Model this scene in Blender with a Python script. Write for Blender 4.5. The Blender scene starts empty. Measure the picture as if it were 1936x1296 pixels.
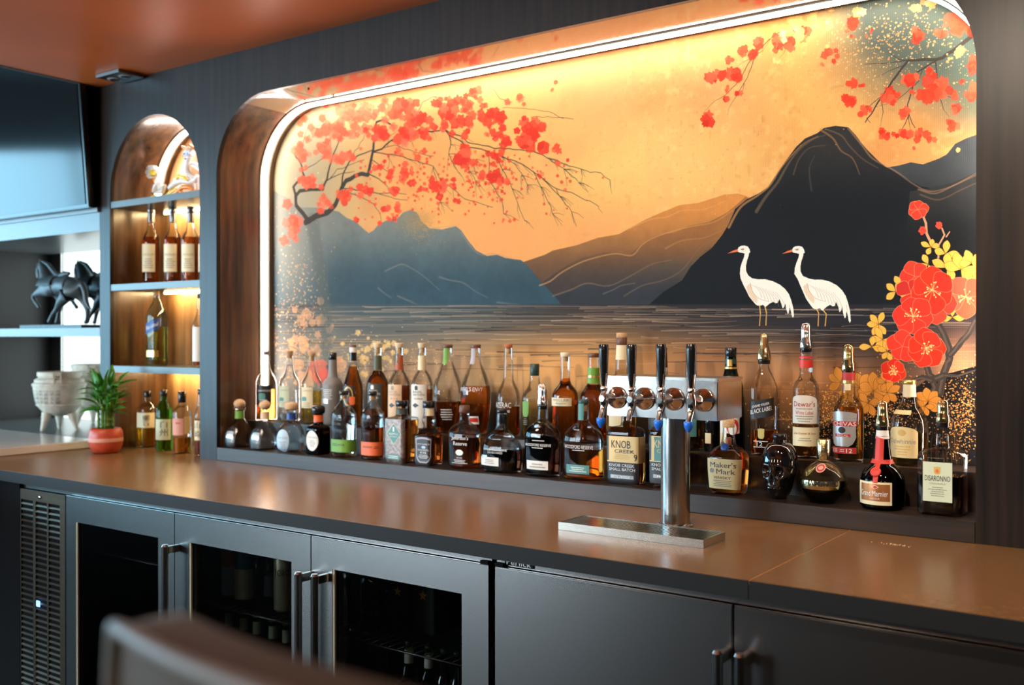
import bpy, bmesh, math, random
import numpy as np
from mathutils import Vector, Matrix, Euler
random.seed(7)
C = bpy.context.scene.collection
S = bpy.context.scene
PI = math.pi
# ------------------------------------------------------------------ camera
FPX = 1908.0
YAW = math.radians(35.77); PITCH = math.radians(0.23)
CZ = 1.445                      # eye height
CAM = Vector((0, -2.6, CZ))
Fv = Vector((-math.sin(YAW)*math.cos(PITCH), math.cos(YAW)*math.cos(PITCH), -math.sin(PITCH)))
Rv = Vector((math.cos(YAW), math.sin(YAW), 0))
Uv = Rv.cross(Fv)
cd = bpy.data.cameras.new('camera'); cam = bpy.data.objects.new('camera', cd); C.objects.link(cam)
cam.location = CAM
cam.rotation_euler = (PI/2 - PITCH, 0, YAW)
cd.sensor_width = 36; cd.sensor_fit = 'HORIZONTAL'; cd.lens = FPX*36/1936
cd.dof.use_dof = True; cd.dof.focus_distance = 2.75; cd.dof.aperture_fstop = 2.7
cd.clip_start = 0.02
S.camera = cam
# ------------------------------------------------------------------ world, exposure
S.view_settings.view_transform = 'Standard'; S.view_settings.look = 'None'
S.view_settings.gamma = 1; S.view_settings.use_curve_mapping = False
S.view_settings.exposure = 0.0
w = bpy.data.worlds.new('world'); S.world = w; w.use_nodes = True
bg = w.node_tree.nodes['Background']; bg.inputs[0].default_value = (0.55, 0.75, 1.0, 1); bg.inputs[1].default_value = 0.35
S.cycles.use_denoising = True
S.cycles.max_bounces = 10; S.cycles.transparent_max_bounces = 40; S.cycles.transmission_bounces = 10
S.cycles.glossy_bounces = 5; S.cycles.diffuse_bounces = 3
S.cycles.caustics_refractive = False; S.cycles.caustics_reflective = False
S.cycles.sample_clamp_indirect = 3.0; S.cycles.blur_glossy = 0.5
def area(name, loc, rot, sx, sy, power, col):
    l = bpy.data.lights.new(name, 'AREA'); l.shape = 'RECTANGLE'; l.size = sx; l.size_y = sy
    l.energy = power; l.color = col
    o = bpy.data.objects.new(name, l); C.objects.link(o); o.location = loc; o.rotation_euler = rot
    return o
WIN_L = 13.0       # emission of the daylight windows
LED_E = 46.0      # emission of the niche led channels
SHELF_E = 120.0
WARM = 140.0; GLOBE = 22.0; WIN_F = 28.0
# ------------------------------------------------------------------ projection helpers
def ray(u, v): return Fv*FPX + Rv*(u-968) - Uv*(v-648)
def aty(u, v, y):
    r = ray(u, v); return CAM + r*((y-CAM.y)/r.y)
def atz(u, v, z):
    r = ray(u, v); return CAM + r*((z-CAM.z)/r.z)
def tm(u, v, y):
    r = ray(u, v); return (y-CAM.y)/r.y
def proj(p):
    d = Vector(p)-CAM; k = FPX/d.dot(Fv)
    return 968 + d.dot(Rv)*k, 648 - d.dot(Uv)*k
# ------------------------------------------------------------------ materials
def mat(name, col=(.8, .8, .8), rough=.5, metal=0.0, **kw):
    m = bpy.data.materials.new(name); m.use_nodes = True
    b = m.node_tree.nodes['Principled BSDF']
    b.inputs['Base Color'].default_value = (*col, 1); b.inputs['Roughness'].default_value = rough
    b.inputs['Metallic'].default_value = metal
    for k, v in kw.items(): b.inputs[k].default_value = v
    return m
def noisy(m, scale=(1, 1, 1), amt=.3, nscale=5., detail=4., bump=0., dist=.002, c2=None, rough_amt=0.):
    nt = m.node_tree; N = nt.nodes; Lk = nt.links; b = N['Principled BSDF']
    tc = N.new('ShaderNodeTexCoord'); mp = N.new('ShaderNodeMapping'); mp.inputs['Scale'].default_value = scale
    nz = N.new('ShaderNodeTexNoise'); nz.inputs['Scale'].default_value = nscale; nz.inputs['Detail'].default_value = detail
    Lk.new(tc.outputs['Object'], mp.inputs[0]); Lk.new(mp.outputs[0], nz.inputs['Vector'])
    cr = N.new('ShaderNodeValToRGB'); col = b.inputs['Base Color'].default_value
    a = [c*(1-amt) for c in col[:3]]; z = list(c2) if c2 else [min(1, c*(1+amt)) for c in col[:3]]
    cr.color_ramp.elements[0].position = .3; cr.color_ramp.elements[1].position = .7
    cr.color_ramp.elements[0].color = (*a, 1); cr.color_ramp.elements[1].color = (*z, 1)
    Lk.new(nz.outputs['Fac'], cr.inputs[0]); Lk.new(cr.outputs[0], b.inputs['Base Color'])
    if bump:
        bp = N.new('ShaderNodeBump'); bp.inputs['Strength'].default_value = bump; bp.inputs['Distance'].default_value = dist
        Lk.new(nz.outputs['Fac'], bp.inputs['Height']); Lk.new(bp.outputs[0], b.inputs['Normal'])
    if rough_amt:
        mr = N.new('ShaderNodeMapRange'); r0 = b.inputs['Roughness'].default_value
        mr.inputs['To Min'].default_value = r0-rough_amt; mr.inputs['To Max'].default_value = r0+rough_amt
        Lk.new(nz.outputs['Fac'], mr.inputs[0]); Lk.new(mr.outputs[0], b.inputs['Roughness'])
    return m
def emit(name, col, s):
    m = bpy.data.materials.new(name); m.use_nodes = True; nt = m.node_tree
    nt.nodes.clear(); e = nt.nodes.new('ShaderNodeEmission'); o = nt.nodes.new('ShaderNodeOutputMaterial')
    e.inputs[0].default_value = (*col, 1); e.inputs[1].default_value = s; nt.links.new(e.outputs[0], o.inputs[0])
    return m
def thin_glass(name, tint=(1, 1, 1), edge=(.55, .6, .6), refl=1.0, rough=.02, ior=1.38):
    """one glass wall: lets light through, longer path (darker) towards grazing, fresnel gloss"""
    m = bpy.data.materials.new(name); m.use_nodes = True; nt = m.node_tree; N = nt.nodes; Lk = nt.links; N.clear()
    o = N.new('ShaderNodeOutputMaterial'); tr = N.new('ShaderNodeBsdfTransparent'); gl = N.new('ShaderNodeBsdfGlossy')
    gl.inputs['Roughness'].default_value = rough; gl.inputs[0].default_value = (refl, refl, refl, 1)
    lw = N.new('ShaderNodeLayerWeight'); lw.inputs[0].default_value = .5
    pw = N.new('ShaderNodeMath'); pw.operation = 'POWER'; pw.inputs[1].default_value = 5.0
    mx = N.new('ShaderNodeMixRGB'); mx.inputs[1].default_value = (*tint, 1); mx.inputs[2].default_value = (*edge, 1)
    Lk.new(lw.outputs['Facing'], pw.inputs[0]); Lk.new(pw.outputs[0], mx.inputs[0]); Lk.new(mx.outputs[0], tr.inputs[0])
    fr = N.new('ShaderNodeFresnel'); fr.inputs[0].default_value = ior
    ms = N.new('ShaderNodeMixShader'); fk = N.new('ShaderNodeMath'); fk.operation = 'MULTIPLY'; fk.inputs[1].default_value = .75; Lk.new(fr.outputs[0], fk.inputs[0]); Lk.new(fk.outputs[0], ms.inputs[0]); Lk.new(tr.outputs[0], ms.inputs[1]); Lk.new(gl.outputs[0], ms.inputs[2])
    Lk.new(ms.outputs[0], o.inputs[0]); return m
def liquid(name, col, rough=.0):
    return mat(name, col, rough, 0, **{'Transmission Weight': 1.0, 'IOR': 1.34})
M = {}
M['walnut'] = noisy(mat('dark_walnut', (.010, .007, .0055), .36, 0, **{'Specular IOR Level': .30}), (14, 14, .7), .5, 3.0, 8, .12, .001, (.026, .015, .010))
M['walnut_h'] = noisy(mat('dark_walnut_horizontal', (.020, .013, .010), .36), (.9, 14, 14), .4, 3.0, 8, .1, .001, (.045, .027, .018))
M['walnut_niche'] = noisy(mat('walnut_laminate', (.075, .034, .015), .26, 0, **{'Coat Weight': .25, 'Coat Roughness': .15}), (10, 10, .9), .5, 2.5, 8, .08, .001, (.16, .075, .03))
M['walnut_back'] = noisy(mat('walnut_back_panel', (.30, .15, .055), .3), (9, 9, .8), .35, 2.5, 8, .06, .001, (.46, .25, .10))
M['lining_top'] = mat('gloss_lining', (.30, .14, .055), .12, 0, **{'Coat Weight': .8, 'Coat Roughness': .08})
M['shelf'] = mat('painted_shelf', (.10, .105, .10), .25)
M['counter'] = noisy(mat('brown_quartz', (.19, .092, .032), .27, 0, **{'Specular IOR Level': .6}), (1, 1, 1), .12, 60, 3, .02, .0004)
M['counter_edge'] = mat('dark_edge', (.012, .011, .010), .55, 0, **{'Specular IOR Level': .25})
M['seam'] = mat('seam_filler', (.45, .22, .08), .5)
M['steel'] = mat('brushed_steel', (.26, .257, .25), .27, 1.0, **{'Anisotropic': .6})
_nt = M['steel'].node_tree; _c = _nt.nodes.new('ShaderNodeCombineXYZ'); _c.inputs[2].default_value = 1.0; _nt.links.new(_c.outputs[0], _nt.nodes['Principled BSDF'].inputs['Tangent'])
M['steel_dark'] = mat('dark_steel', (.22, .22, .22), .35, 1.0)  # plain darker steel tone
M['steel_grille'] = noisy(mat('louvre_steel', (.14, .115, .085), .38, 1.0), (1, 1, 40), .15, 4)
M['chrome'] = mat('chrome', (.85, .83, .8), .13, 1.0)
M['satin'] = noisy(mat('satin_steel', (.52, .51, .49), .2, 1.0), (50, 50, 1), .08, 4)
M['tray'] = mat('tray_steel', (.5, .5, .45), .25, 1.0)
M['black'] = mat('black_plastic', (.008, .008, .009), .22)
M['blackm'] = mat('black_matte', (.005, .005, .006), .8, 0, **{'Specular IOR Level': .1})
M['blue'] = mat('blue_plastic', (.01, .16, .75), .35)
M['white_slab'] = mat('white_solid_surface', (.82, .80, .76), .16)
M['ceiling'] = noisy(mat('copper_ceiling_paint', (.76, .18, .045), .42, 0, **{'Specular IOR Level': .15}), (1, 1, 1), .08, 2, 3)
M['led'] = emit('led_diffuser', (1.0, .80, .70), LED_E)
M['shelf_led'] = emit('shelf_led', (1.0, .72, .36), SHELF_E)
M['led_lip'] = mat('led_channel', (.46, .45, .33), .5)
M['tvglass'] = mat('tv_glass', (.004, .006, .007), .10, 0, **{'Specular IOR Level': .32})
M['plaster'] = noisy(mat('room_plaster', (.07, .07, .07), .8), (1, 1, 1), .08, 3)
M['floor'] = noisy(mat('floor_boards', (.010, .010, .010), .8, 0, **{'Specular IOR Level': .0}), (1, 8, 1), .25, 3)
M['cream'] = mat('cream_cap', (.80, .66, .45), .5)
M['cork'] = noisy(mat('cork', (.55, .34, .16), .75), (1, 1, 1), .2, 200)
M['corkball'] = noisy(mat('wood_ball', (.62, .40, .22), .6), (1, 1, 1), .12, 120)
M['brown'] = mat('brown_cap', (.13, .055, .03), .45)
M['gold'] = mat('gold_foil', (.75, .52, .16), .3, .9)
M['goldp'] = mat('gold_pourer', (.62, .52, .26), .14, 1.0)
M['red'] = mat('red_paper', (.62, .035, .02), .45)
M['dkgreen'] = mat('dark_green_cap', (.015, .05, .04), .4)
M['paper_white'] = mat('white_paper', (.82, .80, .74), .6)
M['paper_cream'] = mat('cream_paper', (.80, .70, .45), .6)
M['paper_yellow'] = mat('yellow_paper', (.80, .62, .30), .6)
M['paper_black'] = mat('black_paper', (.014, .014, .015), .4)
M['paper_grey'] = mat('grey_paper', (.055, .065, .06), .5)
M['paper_peach'] = mat('peach_paper', (.80, .55, .36), .6)
M['paper_green'] = mat('green_paper', (.16, .36, .05), .5)
M['paper_orange'] = mat('orange_paper', (.80, .15, .04), .5)
M['paper_teal'] = mat('teal_paper', (.09, .28, .27), .5)
M['paper_paleblue'] = mat('pale_blue_paper', (.45, .60, .75), .5)
M['paper_palegreen'] = mat('pale_green_paper', (.62, .68, .48), .6)
M['paper_lilac'] = mat('lilac_paper', (.42, .38, .42), .5)
M['paper_blue'] = mat('blue_paper', (.01, .06, .28), .4)
M['paper_pink'] = mat('pink_paper', (.75, .35, .26), .6)
M['paper_rust'] = mat('rust_paper', (.45, .11, .035), .5)
M['paper_olive'] = mat('olive_paper', (.09, .10, .06), .5)
M['copper'] = mat('copper_label', (.45, .18, .06), .35, .5)
M['silver'] = mat('silver_label', (.60, .60, .60), .3, .6)
M['ink'] = mat('ink', (.02, .02, .02), .5)
M['ink_w'] = mat('white_ink', (.85, .85, .82), .5)
M['ink_r'] = mat('red_ink', (.45, .03, .03), .5)
M['ink_g'] = mat('grey_ink', (.30, .27, .22), .5)
M['ink_gold'] = mat('gold_ink', (.65, .42, .12), .4)
M['g_clear'] = thin_glass('clear_glass', (.97, .98, .97), (.86, .88, .88))
M['g_blue'] = thin_glass('blue_tinted_glass', (.75, .88, .92), (.25, .45, .55))
M['g_green'] = thin_glass('green_glass', (.38, .86, .20), (.10, .45, .08))
M['g_dgreen'] = thin_glass('dark_green_glass', (.03, .14, .06), (.005, .03, .02))
M['g_brown'] = thin_glass('brown_glass', (.10, .035, .015), (.02, .01, .005))
M['g_black'] = mat('black_glass', (.004, .004, .005), .05, 0, **{'Coat Weight': 1.0})
M['g_frost'] = mat('frosted_glass', (.26, .25, .24), .45, 0, **{'Transmission Weight': .25})
M['g_beer'] = thin_glass('brown_beer_glass', (.25, .12, .05), (.05, .02, .01))
M['emb'] = thin_glass('raised_glass', (.74, .82, .86), (.55, .6, .65), 1.0, .3, 1.9)
M['g_door'] = thin_glass('fridge_door_glass', (.70, .72, .72), (.3, .3, .3), .6, .01)
M['l_amber'] = liquid('amber_spirit', (.95, .52, .10))
M['l_dark'] = liquid('dark_whiskey', (.72, .22, .03))
M['l_brown'] = liquid('brown_whiskey', (.42, .09, .015))
M['l_black'] = liquid('very_dark_liqueur', (.04, .008, .004))
M['l_red'] = liquid('red_amber_bourbon', (.93, .30, .04))
M['l_gold'] = liquid('golden_spirit', (.95, .66, .10))
M['l_pale'] = liquid('pale_spirit', (.98, .84, .42))
M['l_clear'] = liquid('clear_spirit', (.96, .98, .97))
M['l_green'] = liquid('green_tinted_spirit', (.65, .75, .12))
# ------------------------------------------------------------------ mesh helpers
def finish(name, bm, m, parent=None, smooth=False, ang=None):
    me = bpy.data.meshes.new(name); bmesh.ops.recalc_face_normals(bm, faces=bm.faces[:]); bm.to_mesh(me); bm.free()
    me.materials.append(M[m] if isinstance(m, str) else m)
    if smooth:
        me.polygons.foreach_set('use_smooth', [True]*len(me.polygons))
        if ang: me.set_sharp_from_angle(angle=math.radians(ang))
    o = bpy.data.objects.new(name, me); C.objects.link(o)
    if parent: o.parent = parent
    return o
def empty(name, loc=(0, 0, 0), rz=0.0, label=None, cat=None, group=None, kind=None):
    o = bpy.data.objects.new(name, None); C.objects.link(o); o.location = loc; o.rotation_euler = (0, 0, rz); o.empty_display_size = .05
    return tag(o, label, cat, group, kind)
def tag(o, label=None, cat=None, group=None, kind=None):
    if label: o['label'] = label
    if cat: o['category'] = cat
    if group: o['group'] = group
    if kind: o['kind'] = kind
    return o
def bx(bm, x0, x1, y0, y1, z0, z1, bev=0):
    r = bmesh.ops.create_cube(bm, size=1.0); vs = r['verts']
    for v in vs:
        v.co = Vector(((x0+x1)/2+v.co.x*(x1-x0), (y0+y1)/2+v.co.y*(y1-y0), (z0+z1)/2+v.co.z*(z1-z0)))
    if bev:
        es = list({e for v in vs for e in v.link_edges})
        bmesh.ops.bevel(bm, geom=es, offset=bev, segments=2, affect='EDGES', clamp_overlap=True)
def box(name, x0, x1, y0, y1, z0, z1, m, parent=None, bev=0):
    bm = bmesh.new(); bx(bm, x0, x1, y0, y1, z0, z1, bev); return finish(name, bm, m, parent)
def lathe(bm, prof, seg=32, cx=0, cy=0, sx=1, sy=1, n=2.0):
    """prof [(r,z)] bottom to top, superellipse exponent n"""
    rings = []
    for r, z in prof:
        ring = []
        for i in range(seg):
            a = 2*PI*(i+.5)/seg; c, s = math.cos(a), math.sin(a)
            k = (abs(c)**n+abs(s)**n)**(-1.0/n)
            ring.append(bm.verts.new((cx+c*k*r*sx, cy+s*k*r*sy, z)))
        rings.append(ring)
    for a, b in zip(rings, rings[1:]):
        for i in range(seg):
            bm.faces.new((a[i], a[(i+1) % seg], b[(i+1) % seg], b[i]))
    bm.faces.new(rings[0][::-1]); bm.faces.new(rings[-1])
    return rings
def lat(name, prof, m, parent=None, seg=28, loc=(0, 0, 0), sx=1, sy=1, n=2.0, smooth=True, rot=None, ang=50):
    bm = bmesh.new(); lathe(bm, prof, seg, 0, 0, sx, sy, n)
    if rot: bmesh.ops.rotate(bm, verts=bm.verts[:], matrix=Euler(rot).to_matrix())
    bmesh.ops.translate(bm, verts=bm.verts[:], vec=loc)
    return finish(name, bm, m, parent, smooth, ang)
def tube(bm, pts, rads, seg=10, cap=True):
    pts = [Vector(p) for p in pts]; n = len(pts)
    if not hasattr(rads, '__len__'): rads = [rads]*n
    up = Vector((0, 0, 1)); rings = []
    pn = None
    for i, p in enumerate(pts):
        d = (pts[min(i+1, n-1)]-pts[max(i-1, 0)]).normalized()
        if pn is None:
            a = d.cross(up) if abs(d.z) < .95 else d.cross(Vector((0, 1, 0)))
        else:
            a = pn - d*pn.dot(d)
        a.normalize(); pn = a; b = d.cross(a)
        rings.append([bm.verts.new(p+(a*math.cos(2*PI*k/seg)+b*math.sin(2*PI*k/seg))*rads[i]) for k in range(seg)])
    for a, b in zip(rings, rings[1:]):
        for k in range(seg): bm.faces.new((a[k], a[(k+1) % seg], b[(k+1) % seg], b[k]))
    if cap: bm.faces.new(rings[0][::-1]); bm.faces.new(rings[-1])
def tub(name, pts, rads, m, parent=None, seg=10):
    bm = bmesh.new(); tube(bm, pts, rads, seg); return finish(name, bm, m, parent, True, 60)
def prism(bm, outline, y0, y1):
    """outline [(x,z)] extruded from y0 to y1"""
    a = [bm.verts.new((x, y0, z)) for x, z in outline]; b = [bm.verts.new((x, y1, z)) for x, z in outline]
    n = len(outline)
    bm.faces.new(a); bm.faces.new(b[::-1])
    for i in range(n): bm.faces.new((a[i], b[i], b[(i+1) % n], a[(i+1) % n]))
def skin_mesh(name, pts, edges, rads, m, parent=None, sub=2, root=0):
    me = bpy.data.meshes.new('tmp'); me.from_pydata(pts, edges, []); o = bpy.data.objects.new('tmp', me); C.objects.link(o)
    sk = o.modifiers.new('s', 'SKIN'); sk.branch_smoothing = .5
    sv = me.skin_vertices[0].data
    for i, r in enumerate(rads): sv[i].radius = (r, r) if not hasattr(r, '__len__') else r
    for s in sv: s.use_root = False
    sv[root].use_root = True
    ss = o.modifiers.new('ss', 'SUBSURF'); ss.levels = sub; ss.render_levels = sub
    dg = bpy.context.evaluated_depsgraph_get(); nm = bpy.data.meshes.new_from_object(o.evaluated_get(dg))
    bpy.data.objects.remove(o); bpy.data.meshes.remove(me)
    nm.name = name; nm.materials.clear(); nm.materials.append(M[m]); nm.polygons.foreach_set('use_smooth', [True]*len(nm.polygons))
    ob = bpy.data.objects.new(name, nm); C.objects.link(ob)
    if parent: ob.parent = parent
    return ob
_tcache = {}
def text_mesh(s):
    if s in _tcache: return _tcache[s]
    cu = bpy.data.curves.new('t', 'FONT'); cu.body = s; cu.resolution_u = 2; cu.align_x = 'CENTER'
    o = bpy.data.objects.new('t', cu); C.objects.link(o)
    dg = bpy.context.evaluated_depsgraph_get(); me = bpy.data.meshes.new_from_object(o.evaluated_get(dg))
    vs = [tuple(v.co) for v in me.vertices]; fs = [tuple(p.vertices) for p in me.polygons]
    bpy.data.objects.remove(o); bpy.data.curves.remove(cu); bpy.data.meshes.remove(me)
    if vs:
        x0 = min(v[0] for v in vs); x1 = max(v[0] for v in vs); y0 = min(v[1] for v in vs); y1 = max(v[1] for v in vs)
        vs = [((v[0]-x0)/(x1-x0+1e-9), (v[1]-y0)/(y1-y0+1e-9)) for v in vs]
    _tcache[s] = (vs, fs); return _tcache[s]
# ------------------------------------------------------------------ key dimensions (metres; wall face at y=0)
ZC = atz(1842, 1030.3, 0).z if False else aty(1300, 968.5, 0).z      # worktop top
ZL = aty(1300, 934.5, 0).z                                            # ledge top
D = .295
ZST = ZL + .10                                                        # rear step top
XN0 = aty(409.2, 640, 0).x; XN1 = aty(1845, 640, 0).x                 # big niche
ZNT = aty(1000, 65.5, 0).z
XA0 = aty(208, 640, 0).x; XA1 = aty(377.5, 640, 0).x                  # arch niche
XP = aty(189, 640, 0).x                                               # left end of the panel
ZCEIL = aty(500, 85.0, 0).z
ZAT = aty(289, 217, 0).z
RA = (XA1-XA0)/2; RN = .30
YF = -.665                                                            # worktop front
print('DIM', ZC, ZL, XN0, XN1, ZNT, XA0, XA1, XP, ZCEIL, ZAT)
def arc(cx, cz, r, a0, a1, n): return [(cx+r*math.cos(math.radians(a0+(a1-a0)*i/n)), cz+r*math.sin(math.radians(a0+(a1-a0)*i/n))) for i in range(n+1)]
def niche_outline(ins=0.0, zb=None):
    zb = ZC if zb is None else zb; r = RN-ins
    return [(XN0+ins, zb)] + arc(XN0+RN, ZNT-RN, r, 180, 90, 14) + arc(XN1-RN, ZNT-RN, r, 90, 0, 14) + [(XN1-ins, zb)]
def arch_outline(ins=0.0, zb=None):
    zb = ZC if zb is None else zb
    return [(XA0+ins, zb)] + arc((XA0+XA1)/2, ZAT-RA, RA-ins, 180, 0, 32) + [(XA1-ins, zb)]
# ================================================================== SETTING
XR = 2.6; XLW = -9.0; YFW = -6.5; ZHI = CZ+1.95
def structure(o): o['kind'] = 'structure'; return o
# wall_back : dark walnut panel with two openings
bm = bmesh.new()
outer = [(XP, ZC), (XP, ZCEIL), (XR, ZCEIL), (XR, ZC), (XN1, ZC)] + niche_outline()[::-1][1:-1] + [(XN0, ZC), (XA1, ZC)] + arch_outline()[::-1][1:-1] + [(XA0, ZC)]
vs = [bm.verts.new((x, 0, z)) for x, z in outer]
es = [bm.edges.new((vs[i], vs[(i+1) % len(vs)])) for i in range(len(vs))]
bmesh.ops.triangle_fill(bm, edges=es, use_beauty=True)
g = bmesh.ops.extrude_face_region(bm, geom=bm.faces[:])
bmesh.ops.translate(bm, verts=[e for e in g['geom'] if isinstance(e, bmesh.types.BMVert)], vec=(0, .018, 0))
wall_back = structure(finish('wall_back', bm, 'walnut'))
box('end_panel', XP, XP+.03, .0185, .5, ZC, ZCEIL, 'walnut', wall_back)
def lining(name, outline, y0, y1, th, m, parent):
    """strip of board following an outline, outside of it"""
    bm = bmesh.new(); n = len(outline); P = []
    for i in range(n):
        a = Vector(outline[max(i-1, 0)]); b = Vector(outline[min(i+1, n-1)]); d = (b-a).normalized(); nn = Vector((-d.y, d.x))
        if nn.dot(Vector(outline[i])-Vector((sum(o[0] for o in outline)/n, ZC+.4))) < 0: nn = -nn
        P.append((outline[i], (outline[i][0]+nn.x*th, outline[i][1]+nn.y*th)))
    R = [[bm.verts.new((p[0], y, p[1])) for p, y in ((a, y0), (a, y1), (b, y1), (b, y0))] for a, b in P]
    for r, q in zip(R, R[1:]):
        for k in range(4): bm.faces.new((r[k], r[(k+1) % 4], q[(k+1) % 4], q[k]))
    bm.faces.new(R[0]); bm.faces.new(R[-1][::-1])
    return finish(name, bm, m, parent, True, 40)
no = niche_outline()
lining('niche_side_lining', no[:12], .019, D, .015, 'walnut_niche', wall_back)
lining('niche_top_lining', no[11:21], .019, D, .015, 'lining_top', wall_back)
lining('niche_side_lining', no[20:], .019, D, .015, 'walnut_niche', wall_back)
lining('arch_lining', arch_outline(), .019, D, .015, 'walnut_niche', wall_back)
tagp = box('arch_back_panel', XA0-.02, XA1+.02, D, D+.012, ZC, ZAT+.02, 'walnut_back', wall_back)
for (px, py) in ((480, 176), (590, 160), (517, 185), (646, 176)):
    p = None
for (x, y) in ((XN0+.30, .07), (XN0+.46, .07), (XN0+.30, .2), (XN0+.46, .2)):
    lat('screw', [(.0045, 0), (.003, .003)], 'blackm', wall_back, 10, (x, y, ZNT-.0035))
box('lining_joint', XN0+.378, XN0+.3795, .02, .22, ZNT-.0012, ZNT+.0, 'walnut', wall_back)
# ledge (front board + floor) and rear step
led = empty('bottle_ledge', (0, 0, 0), 0, 'long dark walnut ledge on the brown worktop carrying the front bottles inside the big niche', 'ledge')
box('front_board', XN0+.001, XN1-.0015, .0, .02, ZC+.001, ZL, 'walnut_h', led, .001)
box('ledge_floor', XN0+.001, XN1-.0015, .021, .15, ZL-.02, ZL, 'walnut_h', led)
stp = empty('rear_step', (0, 0, 0), 0, 'raised dark walnut step below the mural holding the back row of bottles', 'step')
box('step_front', XN0+.001, XN1-.0015, .1505, .17, ZL-.02, ZST, 'walnut_h', stp, .001)
box('step_floor', XN0+.001, XN1-.0015, .1705, D-.001, ZST-.02, ZST, 'walnut_h', stp)
# led channels
def led_channel(name, outline_f, ins0, label, i0=0, i1=None):
    root = empty(name, (0, 0, 0), 0, label, 'led light')
    def strip(nm, y0, y1, ins, th, m):
        ol = outline_f(ins)[i0:i1]
        bm = bmesh.new(); n = len(ol); ctr = Vector((sum(o[0] for o in ol)/n, ZC+.4)); R = []
        for i in range(n):
            a = Vector(ol[max(i-1, 0)]); b = Vector(ol[min(i+1, n-1)]); d = (b-a).normalized(); nn = Vector((-d.y, d.x))
            if nn.dot(Vector(ol[i])-ctr) > 0: nn = -nn
            q = Vector(ol[i])+nn*th
            R.append([bm.verts.new(c) for c in ((ol[i][0], y0, ol[i][1]), (ol[i][0], y1, ol[i][1]), (q.x, y1, q.y), (q.x, y0, q.y))])
        for r, q in zip(R, R[1:]):
            for k in range(4): bm.faces.new((r[k], r[(k+1) % 4], q[(k+1) % 4], q[k]))
        bm.faces.new(R[0]); bm.faces.new(R[-1][::-1]); return finish(nm, bm, m, root, True, 40)
    strip('diffuser', .232, .252, .001, .011, 'led')
    strip('channel_lip', .222, .2315, .001, .004, 'led_lip')
    strip('channel_lip', .2525, .266, .001, .008, 'led_lip')
    return root
led_channel('led_channel', lambda i: niche_outline(i, ZST+.001), .001, 'glowing white led channel running round the edge of the big mural niche')
led_channel('led_channel', lambda i: arch_outline(i, ZC+.65), .001, 'curved glowing led channel inside the top of the narrow arched niche', 1, -1)
# floor, ceilings, other walls
structure(box('floor', XLW, XR, YFW, 1.2, -.05, 0, 'floor'))
ceil = structure(box('ceiling', XP, XR, YFW, .3, ZCEIL, ZCEIL+.06, 'ceiling'))
structure(box('ceiling_2', XLW, XR, YFW, 1.2, ZHI, ZHI+.05, 'plaster'))
structure(box('trim_1', XP-.03, XP-.0005, YFW, -.001, ZCEIL-.002, ZHI-.001, 'plaster'))
structure(box('wall_right', XR, XR+.1, YFW, 1.2, 0, ZHI, 'plaster'))
structure(box('wall_left', XLW-.1, XLW, YFW, 1.2, 0, ZHI, 'plaster'))
structure(box('wall_front', XLW, XR, YFW-.1, YFW, 0, ZHI, 'plaster'))
structure(box('wall_rear', XLW, XR, 1.2, 1.3, 0, ZHI, 'plaster'))
def window(i, axis, a0, a1, z0, z1, pos, nx):
    root = empty('window_%d' % i, (0, 0, 0)); root['kind'] = 'structure'
    if axis == 'x': B = lambda nm, p0, p1, q0, q1, d0, d1, m: box(nm, pos+d0, pos+d1, p0, p1, q0, q1, m, root)
    else: B = lambda nm, p0, p1, q0, q1, d0, d1, m: box(nm, p0, p1, pos+d0, pos+d1, q0, q1, m, root)
    for k in range(nx):
        b0 = a0+(a1-a0)*k/nx; b1 = a0+(a1-a0)*(k+1)/nx
        B('pane', b0+.03, b1-.03, z0+.03, z1-.03, .002, .012, 'sky')
        B('mullion', b0-.03, b0+.03, z0, z1, .001, .05, 'blackm')
    B('mullion', a1-.03, a1+.03, z0, z1, .001, .05, 'blackm')
    B('window_frame', a0, a1, z1, z1+.05, .001, .05, 'blackm'); B('window_frame', a0, a1, z0-.05, z0, .001, .05, 'blackm')
M['sky'] = emit('daylight', (.36, .74, 1.0), WIN_L)
window(1, 'x', -6.0, -1.0, .9, 2.8, XLW, 5)
M['sky'] = emit('daylight_front', (.72, .88, 1.0), WIN_F)
window(2, 'y', -8.6, -5.0, .9, 2.6, YFW, 4)
# unseen warm ceiling spots, added to light the bottles and mural
for i, (x, y, nm) in enumerate(((-3.2, -1.5, 'leftmost in the row nearest the worktop'), (-1.9, -1.5, 'second from the left nearest the worktop'), (-.6, -1.5, 'third from the left nearest the worktop'), (.35, -1.5, 'rightmost nearest the worktop'))):
    r = empty('added_downlight', (x, y, ZCEIL), 0, 'unseen ceiling spot added to light the bottles, '+nm, 'light', 'added ceiling spots over the aisle')
    lat('trim_ring', [(.045, -.006), (.05, -.001)], 'steel_dark', r, 24)
    l = bpy.data.lights.new('lamp', 'SPOT'); l.energy = WARM; l.color = (1, .84, .66); l.spot_size = math.radians(84); l.spot_blend = .9; l.shadow_soft_size = .05
    lo = bpy.data.objects.new('lamp', l); C.objects.link(lo); lo.parent = r; lo.location = (0, 0, -.012); lo.rotation_euler = (math.atan2(1.7, ZCEIL-1.15), 0, 0)
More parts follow.
